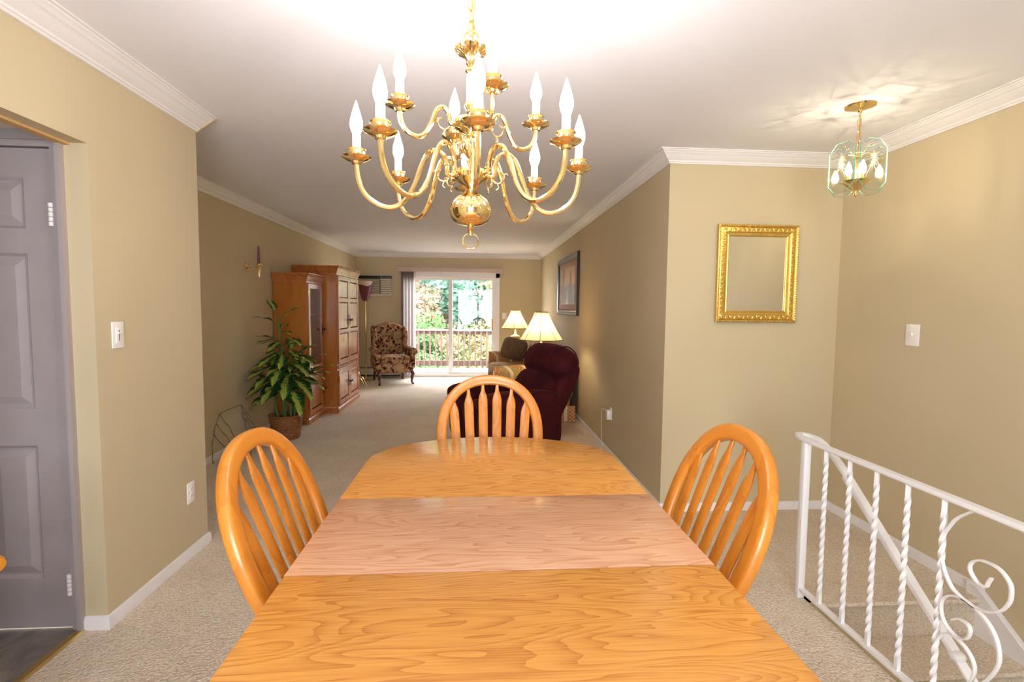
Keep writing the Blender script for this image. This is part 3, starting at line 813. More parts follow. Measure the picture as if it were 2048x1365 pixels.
def baluster():
    m = MB(); n = 90; p = [(0, 0, .05+.718*i/n) for i in range(n+1)]
    tw = [0]*(n+1)
    for i in range(n+1):
        s_ = min(max((i-6)/(n-12), 0), 1); tw[i] = s_*2*pi*3.6
    m.tube(p, 1, sec=[(.0075, .0075), (-.0075, .0075), (-.0075, -.0075), (.0075, -.0075)], twist=tw, up=None)
    return m.mesh('baluster', 'iron_white', 30)
bal = baluster()
ys = [2.122, 1.977, 1.834, 1.690, 1.546]
y = 1.15
while y > -.4: ys.append(y); y -= .144
for y in ys: place('baluster', bal, rl, (0, L_(y), 0))
S1 = [(1.451, 0.764), (1.499, 0.722), (1.528, 0.675), (1.543, 0.64), (1.547, 0.582), (1.541, 0.55), (1.527, 0.517), (1.498, 0.481), (1.45, 0.464), (1.423, 0.462), (1.395, 0.468), (1.37, 0.479), (1.346, 0.499), (1.331, 0.523), (1.322, 0.548), (1.322, 0.583), (1.331, 0.602), (1.349, 0.618), (1.368, 0.625), (1.389, 0.626), (1.411, 0.623), (1.424, 0.617), (1.441, 0.602), (1.448, 0.582), (1.441, 0.564), (1.419, 0.545), (1.395, 0.546), (1.388, 0.563), (1.38, 0.583)]
S2 = [(1.492, 0.376), (1.474, 0.393), (1.45, 0.396), (1.435, 0.389), (1.432, 0.37), (1.443, 0.344), (1.464, 0.331), (1.489, 0.333), (1.517, 0.349), (1.532, 0.377), (1.535, 0.405), (1.528, 0.429), (1.505, 0.453), (1.481, 0.464), (1.452, 0.466), (1.418, 0.459), (1.384, 0.443), (1.357, 0.414), (1.343, 0.378), (1.34, 0.34), (1.352, 0.298), (1.377, 0.249), (1.41, .215)]
S3 = [(1.541, 0.273), (1.531, 0.295), (1.516, 0.315), (1.495, 0.325), (1.471, 0.325), (1.445, 0.316), (1.424, 0.299), (1.41, 0.273), (1.413, 0.236), (1.428, 0.198), (1.46, .16), (1.50, .11), (1.52, .05)]
for S in (S1, S2, S3):
    MB().tube(smooth_path([(0, L_(y), z) for y, z in S], 3), 1, sec=[(.0065, .0024), (-.0065, .0024), (-.0065, -.0024), (.0065, -.0024)], up=(1, 0, 0)).build('scroll', 'iron_white', rl, 40)
# ================================================================== living room
M['pine'] = wood('honey_pine_cabinet', srgb(184, 110, 36), srgb(144, 80, 20), 'Z', rings=3, across=4, rough=.33, tone=.08, coat=.15)
M['pine_door'] = wood('reddish_pine_door', srgb(186, 112, 58), srgb(142, 74, 30), 'Z', rings=4, across=5, rough=.25, tone=.08, coat=.35)
M['iron_dark'] = plain('dark_iron_hardware', srgb(46, 36, 32), .45, .6)

def box_ring(prof, x0, x1, y0, y1):
    """moulding round front (+x) and both sides; prof: (out, z) from bottom to top"""
    m = MB(); vs = []
    for o, z in prof: vs += [(x0, y0-o, z), (x1+o, y0-o, z), (x1+o, y1+o, z), (x0, y1+o, z)]
    fs = [(4*a+b, 4*a+(b+1) % 4, 4*a+4+(b+1) % 4, 4*a+4+b) for a in range(len(prof)-1) for b in range(4)]
    n = len(prof)-1; fs += [(0, 3, 2, 1), (4*n, 4*n+1, 4*n+2, 4*n+3)]
    return m.add(vs, fs)
def panel_door(parent, x, y0, y1, z0, z1, rails, glass=False, knob=None, hinge=None):
    """door in the plane x facing +x; rails: heights of inner cross rails"""
    st, dp = .055, .02
    m = MB(); m.box(x, x+dp, y0, y0+st, z0, z1, .002, 1); m.box(x, x+dp, y1-st, y1, z0, z1, .002, 1)
    zz = [z0]+list(rails)+[z1]
    m.box(x, x+dp, y0+st, y1-st, z0, z0+st); m.box(x, x+dp, y0+st, y1-st, z1-st, z1)
    for r_ in rails: m.box(x, x+dp, y0+st, y1-st, r_-.025, r_+.025)
    d = m.build('door', 'pine_door', parent)
    lo = z0+st
    for k in range(len(zz)-1):
        hi = (zz[k+1]-.025) if k < len(zz)-2 else z1-st
        p = MB()
        if glass: p.box(x+.006, x+.010, y0+st, y1-st, lo, hi); p.build('glass_pane', 'cab_glass', d, 0)
        else:
            vs = []
            for o, q in ((0, .007), (.007, .007), (.016, .014)):
                vs += [(x+q, y0+st+o, lo+o), (x+q, y1-st-o, lo+o), (x+q, y1-st-o, hi-o), (x+q, y0+st+o, hi-o)]
            p.add(vs, [(4*a+b, 4*a+(b+1) % 4, 4*a+4+(b+1) % 4, 4*a+4+b) for a in range(2) for b in range(4)]+[(8, 9, 10, 11), (0, 1, 2, 3)]); p.build('panel', 'pine_door', d, 20)
        lo = zz[k+1]+.025 if k < len(zz)-2 else hi
    if knob:
        ky, kz = knob
        MB().box(x+dp, x+dp+.004, ky-.014, ky+.014, kz-.075, kz+.075, .002, 1).build('handle_plate', 'iron_dark', d)
        MB().lathe([(.006, 0), (.006, .018), (.016, .022), (.018, .03), (.012, .036), (0, .037)], 14, mat=Matrix.Translation((x+dp+.003, ky, kz)) @ Matrix.Rotation(rad(90), 4, 'Y')).build('knob', 'iron_dark', d)
    if hinge is not None:
        for hz in (z0+.12, z1-.12):
            MB().tube([(x+dp+.004, hinge, hz-.035), (x+dp+.004, hinge, hz+.035)], .006, 8).build('hinge', 'brass_dull', d)
    return d
def cab_glass():
    t = NT('cabinet_door_glass')
    tr = t.new('BsdfTransparent'); tr.inputs[0].default_value = (.85, .82, .75, 1)
    gl = t.new('BsdfGlossy'); gl.inputs['Roughness'].default_value = .04
    fr = thin_fresnel(t, 1.5); mx = t.new('MixShader')
    t.link(fr.outputs[0], mx.inputs[0]); t.link(tr.outputs[0], mx.inputs[1]); t.link(gl.outputs[0], mx.inputs[2]); t.link(mx.outputs[0], t.out.inputs[0]); return t.m
M['cab_glass'] = cab_glass()
# curio cabinet (shorter, nearer)
def cabinet(name, label, x0, x1, y0, y1, h, hollow):
    t = thing(name, label, 'cabinet', (0, 0, 0))
    c = MB()
    if hollow:
        c.box(x0, x1, y0, y0+.02, .06, h); c.box(x0, x1, y1-.02, y1, .06, h); c.box(x0, x0+.012, y0+.02, y1-.02, .06, h)
        c.box(x0+.012, x1, y0+.02, y1-.02, h-.02, h); c.box(x0+.012, x1, y0+.02, y1-.02, .56, .60); c.box(x0+.012, x1, y0+.02, y1-.02, .06, .09)
        c.box(x1-.02, x1, y0+.02, y0+.045, .06, h); c.box(x1-.02, x1, y1-.045, y1-.02, .06, h); c.box(x1-.02, x1, y0+.02, y1-.02, h-.06, h-.02)
    else:
        c.box(x0, x1, y0, y1, .06, h)
    c.build('body', 'pine', t)
    box_ring([(.022, 0), (.022, .055), (.012, .066), (.010, .085), (0, .09)], x0, x1, y0+.001, y1-.001).build('plinth', 'pine_door', t, 20)
    box_ring([(0, h-.055), (.006, h-.05), (.008, h-.03), (.018, h-.01), (.026, h+.012), (.032, h+.028), (.044, h+.045), (.05, h+.05), (.05, h+.062), (0, h+.063)], x0, x1, y0+.001, y1-.001).build('cornice', 'pine_door', t, 20)
    box_ring([(0, .572), (.012, .576), (.018, .588), (.022, .594), (.022, .606), (.01, .612), (0, .616)], x0, x1, y0+.03, y1-.03).build('waist_moulding', 'pine_door', t, 20)
    return t
k1 = cabinet('curio_cabinet', 'shorter honey pine cabinet with one glass door beside the plant', XL2+.012, -1.972, 5.96, 6.535, 1.712, True)
panel_door(k1, -1.972, 5.985, 6.51, .625, 1.655, [], True, (6.485, 1.10), 5.982)
panel_door(k1, -1.972, 5.985, 6.51, .10, .565, [], False, (6.485, .35), 5.982)
for z in (.95, 1.28): MB().box(XL2+.026, -2.0, 5.985, 6.51, z, z+.012).build('shelf', 'pine', k1, 0)
k2 = cabinet('armoire', 'tall honey pine armoire with raised panel double doors', XL2+.012, -1.806, 6.60, 7.745, 1.850, False)
ymid = 7.17
for (a_, b_, kn, hg) in ((6.63, ymid-.002, ymid-.045, 6.627), (ymid+.002, 7.715, ymid+.045, 7.718)):
    panel_door(k2, -1.806, a_, b_, .635, 1.790, [1.06, 1.475], False, (kn, 1.205), hg)
    panel_door(k2, -1.806, a_, b_, .10, .555, [], False, (kn, .345), hg)

# ---- wall sconce
sn = thing('wall_sconce', 'brass candle sconce with maroon taper and clear hurricane glass', 'sconce', (XL2, 5.34, 1.79))
MB().lathe([(.0, 0), (.052, 0), (.05, .008), (.036, .016), (.030, .026), (.018, .032), (0, .034)], 24, mat=Matrix.Rotation(rad(90), 4, 'Y')).build('back_plate', 'brass', sn)
MB().tube(smooth_path([(.03, 0, 0), (.06, .01, -.012), (.09, .015, -.004), (.11, .015, .005)]), .0045, 8).build('arm', 'brass', sn)
MB().lathe([(0, -.105), (.008, -.103), (.011, -.09), (.008, -.07), (.013, -.055), (.011, -.03), (.018, -.01), (.02, .015), (.028, .026), (.028, .03), (0, .03)], 18, (.115, .015, 0)).build('candle_cup', 'brass', sn)
M['maroon_wax'] = plain('maroon_taper_wax', srgb(88, 30, 42), .3)
MB().lathe([(.013, .03), (.012, .1), (.009, .19), (.006, .215), (0, .218)], 14, (.115, .015, 0)).build('candle', 'maroon_wax', sn)
M['thin_glass'] = clear_glass('thin_clear_glass', (.97, .97, .96, 1), 1.0)
MB().lathe([(.024, .03), (.036, .05), (.046, .09), (.045, .13), (.036, .17), (.034, .185), (.044, .215)], 24, (.115, .015, 0), cap=False).build('hurricane_glass', 'thin_glass', sn)

# ---- potted plant in wicker basket
rnd = random.Random(5)
M['wicker'] = wood('brown_wicker', srgb(150, 92, 40), srgb(74, 40, 16), 'X', rings=5, across=30, rough=.55, fine=.5)
M['soil'] = plain('dark_potting_soil', srgb(40, 30, 24), .95, bump=.6, bscale=90)
M['stem'] = plain('pale_green_stem', srgb(74, 110, 44), .5)
def leafmat():
    t = NT('dieffenbachia_leaf')
    tc = t.n.new('ShaderNodeTexCoord'); sp = t.n.new('ShaderNodeSeparateXYZ'); t.link(tc.outputs['Object'], sp.inputs[0])
    ax_ = t.math('ABSOLUTE', sp.outputs[0])
    v = t.math('SUBTRACT', sp.outputs[1], t.math('MULTIPLY', ax_, 1.1))
    cb = t.n.new('ShaderNodeCombineXYZ'); t.link(t.math('MULTIPLY', v, 95), cb.inputs[1]); t.link(t.math('MULTIPLY', sp.outputs[0], 22), cb.inputs[0])
    n = t.noise(cb.outputs[0], 1.0, 3, .7)
    edge = t.math('MULTIPLY', ax_, 9)
    f = t.math('GREATER_THAN', t.math('SUBTRACT', n, edge), .33)
    rib = t.math('LESS_THAN', ax_, .0016)
    big = t.noise(tc.outputs['Object'], 14, 2)
    c0 = t.ramp(big, [(.3, srgb(20, 54, 20)), (.7, srgb(44, 88, 30))])
    c = t.mix(t.math('MULTIPLY', f, .9), c0, srgb(176, 186, 84))
    c = t.mix(rib, c, srgb(58, 96, 34))
    t.bsdf(c, .38, 0, .5, n, .1, .002)
    return t.m
M['leaf'] = leafmat()
pl = thing('potted_plant', 'variegated dumb cane plant in brown wicker basket', 'plant', (-2.0, 5.36, 0))
def wick(i, j):
    n, rows = 120, 17*4
    z = .245*j/rows; r0 = .128+.036*j/rows
    ph = j/4.0; row = math.floor(ph); fr = ph-row
    a = 2*pi*i/n
    d = .0055*cos(15*a*2/2+row*pi)*sin(fr*pi)+.003*sin(fr*pi)
    r = r0+d
    return (r*cos(a), r*sin(a), z)
bk = MB(); bk.grid(wick, 120, 17*4+1, True); bk.lathe([(0, .004), (.128, .004)], 40, cap=False); bk.lathe([(.16, .245), (.150, .245), (.135, .20), (.125, .02)], 40, cap=False)
bko = bk.build('basket', 'wicker', pl, 60)
rm = MB()
for ph in (0, pi):
    rm.tube([((.162+.006*cos(26*a+ph))*cos(a), (.162+.006*cos(26*a+ph))*sin(a), .248+.006*sin(26*a+ph)) for a in [2*pi*k/260 for k in range(260)]], .007, 6, closed=True)
rm.build('basket_rim', 'wicker', bko, 60)
MB().lathe([(0, .222), (.08, .224), (.146, .215)], 30, cap=False).build('soil', 'soil', pl)
def leaf_mesh(L, W, droop, fold, wave):
    m = MB(); nu, nv = 7, 11
    def fn(i, j):
        t = j/(nv-1); s_ = (i-(nu-1)/2)/((nu-1)/2)
        w_ = W/2*(sin(pi*min(1, t**.72))**.85)*(1-.15*t)+.001
        y = L*t; x = s_*w_
        z = -droop*L*t*t+fold*abs(x)+wave*sin(t*9+s_*1.5)*abs(s_)*.01
        return (x, y, z)
    m.grid(fn, nu, nv); return m.mesh('leaf', 'leaf', 80)
LM = [leaf_mesh(.25, .145, .28, .14, 1), leaf_mesh(.25, .135, .48, .12, 1), leaf_mesh(.25, .15, .12, .16, -1), leaf_mesh(.25, .115, .6, .2, 1)]
def canes():
    out = []
    for (bx, by, tx, ty, h) in ((.0, .0, -.06, .03, 1.27), (.05, -.03, .10, -.03, .74), (-.06, -.02, -.14, -.05, .66), (.02, .06, .05, .12, .82), (-.03, .05, -.10, .10, .58), (.06, .05, .14, .06, .60), (0, -.05, .01, -.10, .56)):
        p = [Vector((bx+(tx-bx)*t+.012*sin(5*t+bx*40), by+(ty-by)*t, .21+(h-.21)*t)) for t in [i/8 for i in range(9)]]
        MB().tube(p, [.013-.0007*i for i in range(9)], 8).build('stem', 'stem', pl)
        out.append(p)
    return out
CN = canes()
def leaf(base, az, elev, size, mi):
    """leaf blade with its petiole, growing from base towards azimuth az"""
    d = Vector((cos(az)*cos(elev), sin(az)*cos(elev), sin(elev)))
    pl_ = .10*size+.03
    tip = base+Vector((cos(az)*pl_*.6, sin(az)*pl_*.6, pl_*.8))
    wx = -2.0+tip.x
    if wx < XL2+.06: tip.x += (XL2+.06-wx)
    pt = MB(); pt.tube([base, base.lerp(tip, .5)+Vector((0, 0, .012)), tip], [.0055, .0045, .003], 6)
    o = place('leaf', LM[mi], pl, tip, None, (size,)*3)
    o.rotation_mode = 'QUATERNION'
    yv = d; zv = (Vector((0, 0, 1))-yv*yv.z); zv.normalize(); xv = yv.cross(zv)
    o.rotation_quaternion = Matrix((xv, yv, zv)).transposed().to_quaternion()
    s_ = pt.build('petiole', 'stem', o)
    s_.matrix_parent_inverse = (Matrix.LocRotScale(tip, o.rotation_quaternion, Vector((size,)*3))).inverted()
    return o
ga = 2.4; az = .3
def okaz(a, reach):   # keep the tips clear of the wall behind (-x side) and the cabinet behind (+y)
    return -2.0+cos(a)*reach > XL2+.05 and 5.36+sin(a)*reach < 5.94
cnt = 0
for ci, p in enumerate(CN):
    top = p[-1]
    nlv = 13 if ci == 0 else 7
    for k in range(nlv):
        f = .30+.70*k/(nlv-1) if ci == 0 else .50+.50*k/(nlv-1)
        b = p[min(8, int(f*8))].lerp(p[min(8, int(f*8)+1)], (f*8) % 1)
        for tr in range(30):
            az += ga
            size = (1.05-.35*f if ci == 0 else 1.12-.12*f)*rnd.uniform(.88, 1.1)
            if okaz(az, .25*size+.10): break
        el = rnd.uniform(.05, .5) if f < .9 else rnd.uniform(.6, 1.1)
        leaf(b, az, el, size, rnd.choice((0, 0, 1, 1, 2, 3))); cnt += 1
# broad lower leaves fanning towards the room, as they hang in front of the basket
for az_, h_, s_, e_, mi in ((-1.80, .50, 1.15, -.75, 0), (-1.25, .52, 1.2, -.80, 0), (-.60, .50, 1.2, -.70, 0), (-2.2, .50, 1.15, -.45, 0), (-2.35, .40, 1.0, -.35, 0), (-.15, .52, 1.1, -.25, 0), (-.85, .40, 1.2, -.85, 0), (-1.95, .40, 1.0, -.5, 2), (-1.5, .66, 1.1, -.6, 0), (-.7, .68, 1.1, -.35, 0), (-2.15, .64, 1.1, -.2, 0), (-2.3, .72, .85, .05, 1), (.25, .6, 1.0, -.1, 0), (-1.9, .78, .95, -.35, 0), (-.9, .82, .95, -.2, 2), (-1.35, .78, .9, -.6, 0), (-.4, .78, .9, -.1, 0), (-1.65, .92, .8, -.3, 0), (-.75, .95, .8, -.1, 0), (-2.1, .95, .8, 0, 0)):
    r_ = .05; leaf(Vector((r_*cos(az_), r_*sin(az_), h_)), az_, e_*.5+rnd.uniform(-.15, .15), s_*1.08, mi)

# ---- twisted wire rack on the floor by the plant
M['wire'] = plain('pewter_twisted_wire', srgb(134, 118, 94), .5, .3)
rk = thing('wire_rack', 'small twisted wire magazine rack on carpet beside the plant', 'rack', (-2.25, 4.72, 0))
def twig(pts, r=.0042):
    q = smooth_path(pts, 5); rr = [r*(1+.35*sin(i*1.9)) for i in range(len(q))]
    m = MB(); m.tube([p+Vector((.004*sin(i*1.3), .004*cos(i*1.3), 0)) for i, p in enumerate(q)], rr, 6); return m
for x_, y_ in ((0, -.12), (.0, .30)):
    for k in range(3):
        o_ = .085*k
        twig([(-.05+x_-.0*k, y_*1.0-.01*k-(.05*k if y_ < 0 else -.045*k), .42-.075*k), (.02+x_, y_+.02-(.05*k if y_ < 0 else -.045*k), .30-.075*k), (.08+x_, y_+.03-(.05*k if y_ < 0 else -.045*k), .17-.06*k), (.12+x_, y_+.03-(.05*k if y_ < 0 else -.045*k), .10-.035*k)]).build('side_wire', 'wire', rk)
twig([(-.05, -.12, .42), (-.045, .10, .425), (-.05, .30, .42)]).build('top_wire', 'wire', rk)
twig([(-.05, -.12, .42), (-.06, -.20, .25), (-.05, -.25, .12), (-.04, -.26, .004)]).build('leg_wire', 'wire', rk)
twig([(-.05, .30, .42), (-.06, .38, .25), (-.05, .42, .12), (-.04, .43, .004)]).build('leg_wire', 'wire', rk)
twig([(.12, -.08, .10), (.13, -.14, .05), (.15, -.10, .004), (.17, -.03, .006), (.16, .02, .06), (.13, .0, .09)]).build('foot_scroll', 'wire', rk)
twig([(.12, .34, .10), (.13, .30, .05), (.15, .33, .004), (.17, .40, .006), (.16, .44, .06), (.13, .42, .09)]).build('foot_scroll', 'wire', rk)
twig([(.12, -.08, .10), (.13, .12, .10), (.12, .34, .10)]).build('bottom_wire', 'wire', rk)

# ---- air conditioner set into the end wall
ac = thing('air_conditioner', 'beige through-wall air conditioner with black vent strip', 'air conditioner', (-1.975, YB, 1.60))
M['ac_beige'] = plain('aged_beige_plastic', srgb(196, 184, 160), .5)
a = MB(); a.box(-.335, .335, -.012, 0, -.02, .40, .003); a.box(-.312, .312, -.10, -.012, 0, .335, .008); a.build('housing', 'ac_beige', ac)
a = MB(); a.box(-.312, .312, -.098, -.012, .337, .388, .003); a.build('top_vent', 'black', ac)
a = MB(); a.box(.117, .125, -.101, -.096, .335, .39); a.build('vent_divider', 'ac_beige', ac, 0)
a = MB()
for k in range(13): a.box(-.290, .095, -.108, -.099, .045+.0215*k, .045+.0215*k+.012)
for k in range(7): a.box(.110, .295, -.106, -.099, .045+.042*k, .045+.042*k+.034)
a.build('grille', 'ac_beige', ac, 0)
MB().box(-.292, .298, -.1015, -.0995, .035, .33).build('grille_gap_shade', 'slot', ac, 0)  # dark sheet behind the louvres; its colour paints the shade in the gaps

# ---- torchiere
tc_ = thing('torchiere_lamp', 'unlit brass torchiere floor lamp with maroon tulip shade', 'floor lamp', (-2.06, 9.45, 0))
MB().lathe([(0, 0), (.13, 0), (.13, .012), (.10, .025), (.03, .035), (.016, .06), (0, .06)], 28).build('base', 'brass_dull', tc_)
MB().lathe([(.012, .05), (.011, .9), (.014, .905), (.014, .93), (.011, .935), (.0105, 1.47), (.02, 1.49), (.014, 1.50)], 14).build('pole', 'brass_dull', tc_)
M['maroon_glass'] = plain('maroon_tulip_glass', srgb(92, 28, 44), .35, var=.1)
M['pink_glass'] = plain('frosted_pink_lip', srgb(206, 176, 166), .5)
def tulip(i, j, k0=0):
    n = 72; a = 2*pi*i/n; t = j/10
    r = .035+.085*t**.7+.012*t*t; z = 1.49+.30*t
    if j == 10: z += .028*abs(cos(1.5*a))**2-.03; r += .004
    return (r*cos(a), r*sin(a), z)
MB().grid(tulip, 72, 11, True).build('shade', 'maroon_glass', tc_, 60)
MB().grid(lambda i, j: ((.108+.026*j/4)*cos(2*pi*i/48), (.108+.026*j/4)*sin(2*pi*i/48), 1.76+.095*j/4), 48, 5, True).build('inner_shade', 'pink_glass', tc_, 60)

# ---- brass floor rack beside the armoire
br = thing('brass_rack', 'small bright brass rod rack on carpet beside the armoire', 'rack', (-1.97, 8.55, 0))
for s_ in (-.07, .07):
    MB().tube(smooth_path([(-.06, s_, .004), (-.03, s_, .12), (.0, s_, .20), (.05, s_, .16), (.09, s_, .06), (.10, s_, .004)]), .007, 8).build('side_rod', 'brass', br)
    MB().tube(smooth_path([(.0, s_, .20), (-.03, s_, .27), (-.08, s_, .33)]), .007, 8).build('side_rod', 'brass', br)
for p in ((.0, .20), (-.08, .33), (.09, .06)): MB().tube([(p[0], -.07, p[1]), (p[0], .07, p[1])], .006, 8).build('cross_rod', 'brass', br)

# ---- baseboard heater
bh = thing('baseboard_heater', 'low beige baseboard heater along the end wall', 'heater', (-1.93, YB, 0))
a = MB(); a.prism([(-.005, .05), (-.065, .05), (-.065, .15), (-.045, .185), (-.005, .205)], -.41, .42, 'yz', .003, 1); a.build('cover', 'ac_beige', bh)
MB().box(-.41, .42, -.062, -.004, .025, .046).build('fin_slot', 'black', bh, 0)
MB().box(-.41, .42, -.060, -.045, .19, .200).build('top_slot', 'slot', bh, 0)

# ---- vertical blind
M['blind'] = plain('pinkish_beige_vane', srgb(196, 176, 168), .7, var=.05, nscale=30)
vb = thing('vertical_blind', 'stacked beige vertical blind with long valance at sliding door', 'blind', (0, YB-.07, 0))
MB().box(-1.535, .507, -.045, .045, 2.075, 2.165, .006).build('valance', 'blind', vb)
va = MB(); va.grid(lambda i, j: (-.044+.088*i/6, .008*(1-((i-3)/3)**2), .05+2.03*j), 7, 2); vam = va.mesh('vane', 'blind', 60)
for k in range(13): place('vane', vam, vb, (-1.455+.0205*k, -.012+.004*(k % 3), 0), (0, 0, rad(76+5*(k % 3))))

# ---- wing chair with floral fabric
def floral():
    t = NT('floral_tapestry'); v = t.coord()
    d = t.noise(v, 6, 2, color=True)
    vv = t.new('VectorMath', operation='ADD'); ms = t.new('VectorMath', operation='SCALE'); ms.inputs['Scale'].default_value = .12
    t.link(d, ms.inputs[0]); t.link(v, vv.inputs[0]); t.link(ms.outputs[0], vv.inputs[1])
    def spots(scale, th_):
        vo = t.new('TexVoronoi'); vo.inputs['Scale'].default_value = scale; t.link(vv.outputs[0], vo.inputs['Vector'])
        return t.math('LESS_THAN', vo.outputs['Distance'], th_)
    c = t.ramp(t.noise(v, 9, 3), [(.35, srgb(146, 112, 80)), (.65, srgb(176, 144, 108))])
    c = t.mix(t.math('MULTIPLY', t.math('GREATER_THAN', t.noise(vv.outputs[0], 11, 2), .55), .8), c, srgb(128, 72, 56))
    c = t.mix(spots(11, .32), c, srgb(74, 26, 32))
    c = t.mix(spots(15, .27), c, srgb(44, 40, 32))
    c = t.mix(spots(21, .16), c, srgb(206, 182, 148))
    t.bsdf(c, .9, 0, .15, t.noise(v, 160, 2), .2, .002); return t.m
M['floral'] = floral()
M['mahogany'] = wood('dark_mahogany', srgb(92, 36, 24), srgb(52, 18, 12), 'Z', rough=.25, coat=.3)
wc = thing('wing_chair', 'wingback armchair in brown floral fabric with dark cabriole legs', 'armchair', (-1.545, 9.30, 0), rad(21))
# local: front is -y
MB().soft((0, -.03, .30), (.66, .64, .20), 7, 8).build('seat_base', 'floral', wc)
MB().soft((0, -.07, .44), (.56, .60, .15), 5, 8, (0, 0, .12)).build('seat_cushion', 'floral', wc)
bp = [(-.25, .40), (-.26, .85), (-.25, 1.02), (-.18, 1.07), (-.08, 1.10), (0, 1.11), (.08, 1.10), (.18, 1.07), (.25, 1.02), (.26, .85), (.25, .40)]
R_ = Matrix.Translation((0, .27, .4)) @ Matrix.Rotation(rad(-9), 4, 'X') @ Matrix.Translation((0, -.27, -.4))
MB().prism(bp, .20, .33, 'xz', .035, 4, mat=R_).build('backrest', 'floral', wc)
for s_ in (-1, 1):
    w_ = MB(); wp = [(.30, .52), (.34, .80), (.36, 1.03), (.28, 1.04), (.12, .98), (.06, .84), (.10, .68), (.08, .58)]
    w_.prism(wp, s_*.245, s_*.325, 'yz', .028, 3, mat=R_); w_.build('wing', 'floral', wc)
    a = MB(); a.soft((s_*.315, -.02, .44), (.09, .60, .34), 6, 6); a.tube([(s_*.33, .26, .60), (s_*.335, 0, .60), (s_*.34, -.29, .585)], [.055, .06, .064], 14); a.soft((s_*.34, -.30, .585), (.12, .05, .12), 2.2, 3)
    a.build('armrest', 'floral', wc)
    l = MB(); l.tube(smooth_path([(s_*.27, -.27, .25), (s_*.30, -.32, .20), (s_*.29, -.30, .10), (s_*.285, -.31, .04), (s_*.30, -.35, .012)], 5), [.034]*3+[.036]*4+[.03]*4+[.02]*5+[.018]*2+[.022]*3, 10); l.build('leg', 'mahogany', wc)
    l = MB(); l.tube([(s_*.27, .25, .25), (s_*.27, .30, .12), (s_*.27, .36, 0)], [.026, .024, .020], 4); l.build('leg', 'mahogany', wc)

# ---- sofa
def plaid():
    t = NT('striped_lattice_upholstery')
    tc = t.n.new('ShaderNodeTexCoord'); sp = t.n.new('ShaderNodeSeparateXYZ'); t.link(tc.outputs['Object'], sp.inputs[0])
    u = t.math('ADD', sp.outputs[1], t.math('MULTIPLY', sp.outputs[0], 1.0))
    b = t.math('FRACT', t.math('MULTIPLY', u, 2.3))
    w_ = t.math('ADD', sp.outputs[2], t.math('MULTIPLY', sp.outputs[0], .0))
    p1 = t.math('ABSOLUTE', t.math('SINE', t.math('MULTIPLY', t.math('ADD', u, w_), 70)))
    p2 = t.math('ABSOLUTE', t.math('SINE', t.math('MULTIPLY', t.math('SUBTRACT', u, w_), 70)))
    lat = t.math('LESS_THAN', t.math('MINIMUM', p1, p2), .22)
    c1 = t.mix(lat, srgb(176, 112, 72), srgb(214, 184, 128))
    c2 = t.mix(t.math('GREATER_THAN', t.noise(tc.outputs['Object'], 40, 2), .55), srgb(166, 140, 88), srgb(182, 158, 106))
    c = t.mix(t.math('GREATER_THAN', b, .5), c1, c2)
    e = t.math('LESS_THAN', t.math('ABSOLUTE', t.math('SUBTRACT', t.math('FRACT', t.math('MULTIPLY', u, 4.6)), .5)), .09)
    c = t.mix(e, c, srgb(220, 202, 170))
    t.bsdf(c, .9, 0, .15, t.noise(tc.outputs['Object'], 180, 2), .2, .002); return t.m
M['plaid'] = plaid()
M['brown_fabric'] = plain('taupe_brown_cushion', srgb(128, 104, 78), .9, var=.12, nscale=25, bump=.2, bscale=150)
sf = thing('sofa', 'gold and brown striped sofa against the right wall behind recliner', 'sofa', (0, 0, 0))
SY0, SY1 = 5.97, 8.28
MB().soft((.70, (SY0+SY1)/2, .21), (.98, SY1-SY0-.06, .34), 10, 8).build('base', 'plaid', sf)
MB().soft((1.08, (SY0+SY1)/2, .56), (.26, SY1-SY0-.1, .64), 8, 8).build('back', 'plaid', sf)
for y in (SY0+.13, SY1-.13):
    a = MB(); a.soft((.66, y, .33), (.94, .24, .62), 9, 8); a.tube([(.20, y, .575), (.5, y, .58), (1.1, y, .585)], [.105, .115, .115], 18); a.build('arm', 'plaid', sf)
n3 = 3; cl = (SY1-SY0-.52)/n3
for k in range(n3):
    MB().soft((.55, SY0+.26+cl*(k+.5), .45), (.72, cl-.01, .17), 6, 7, (0, 0, .1)).build('seat_cushion', 'plaid', sf)
    MB().soft((.92, SY0+.26+cl*(k+.5), .72), (.20, cl-.02, .40), 5, 7, (.15, 0, 0), mat=Matrix.Translation((.92, 0, .72)) @ Matrix.Rotation(rad(10), 4, 'Y') @ Matrix.Translation((-.92, 0, -.72))).build('back_cushion', 'plaid', sf)
a = MB()
for (x0, x1, y0, y1) in ((.205, .215, SY0+.02, SY1-.02), (.21, 1.20, SY0+.005, SY0+.016)):
    a.box(x0, x1, y0, y1, .012, .205)
a.box(.20, .225, SY0+.0, SY0+.02, .012, .205); a.box(1.15, 1.205, SY0-.004, SY0+.012, .012, .21)
a.build('skirt', 'plaid', sf, 0)
cu = MB(); cu.soft((0, 0, 0), (.40, .10, .38), 4.5, 8, (0, .5, 0))
tag(cu.build('throw_pillow', 'brown_fabric', None, 60, (.59, 7.86, .745), (rad(30), rad(14), rad(2))), 'brown throw pillow leaning on the far sofa arm', 'pillow')

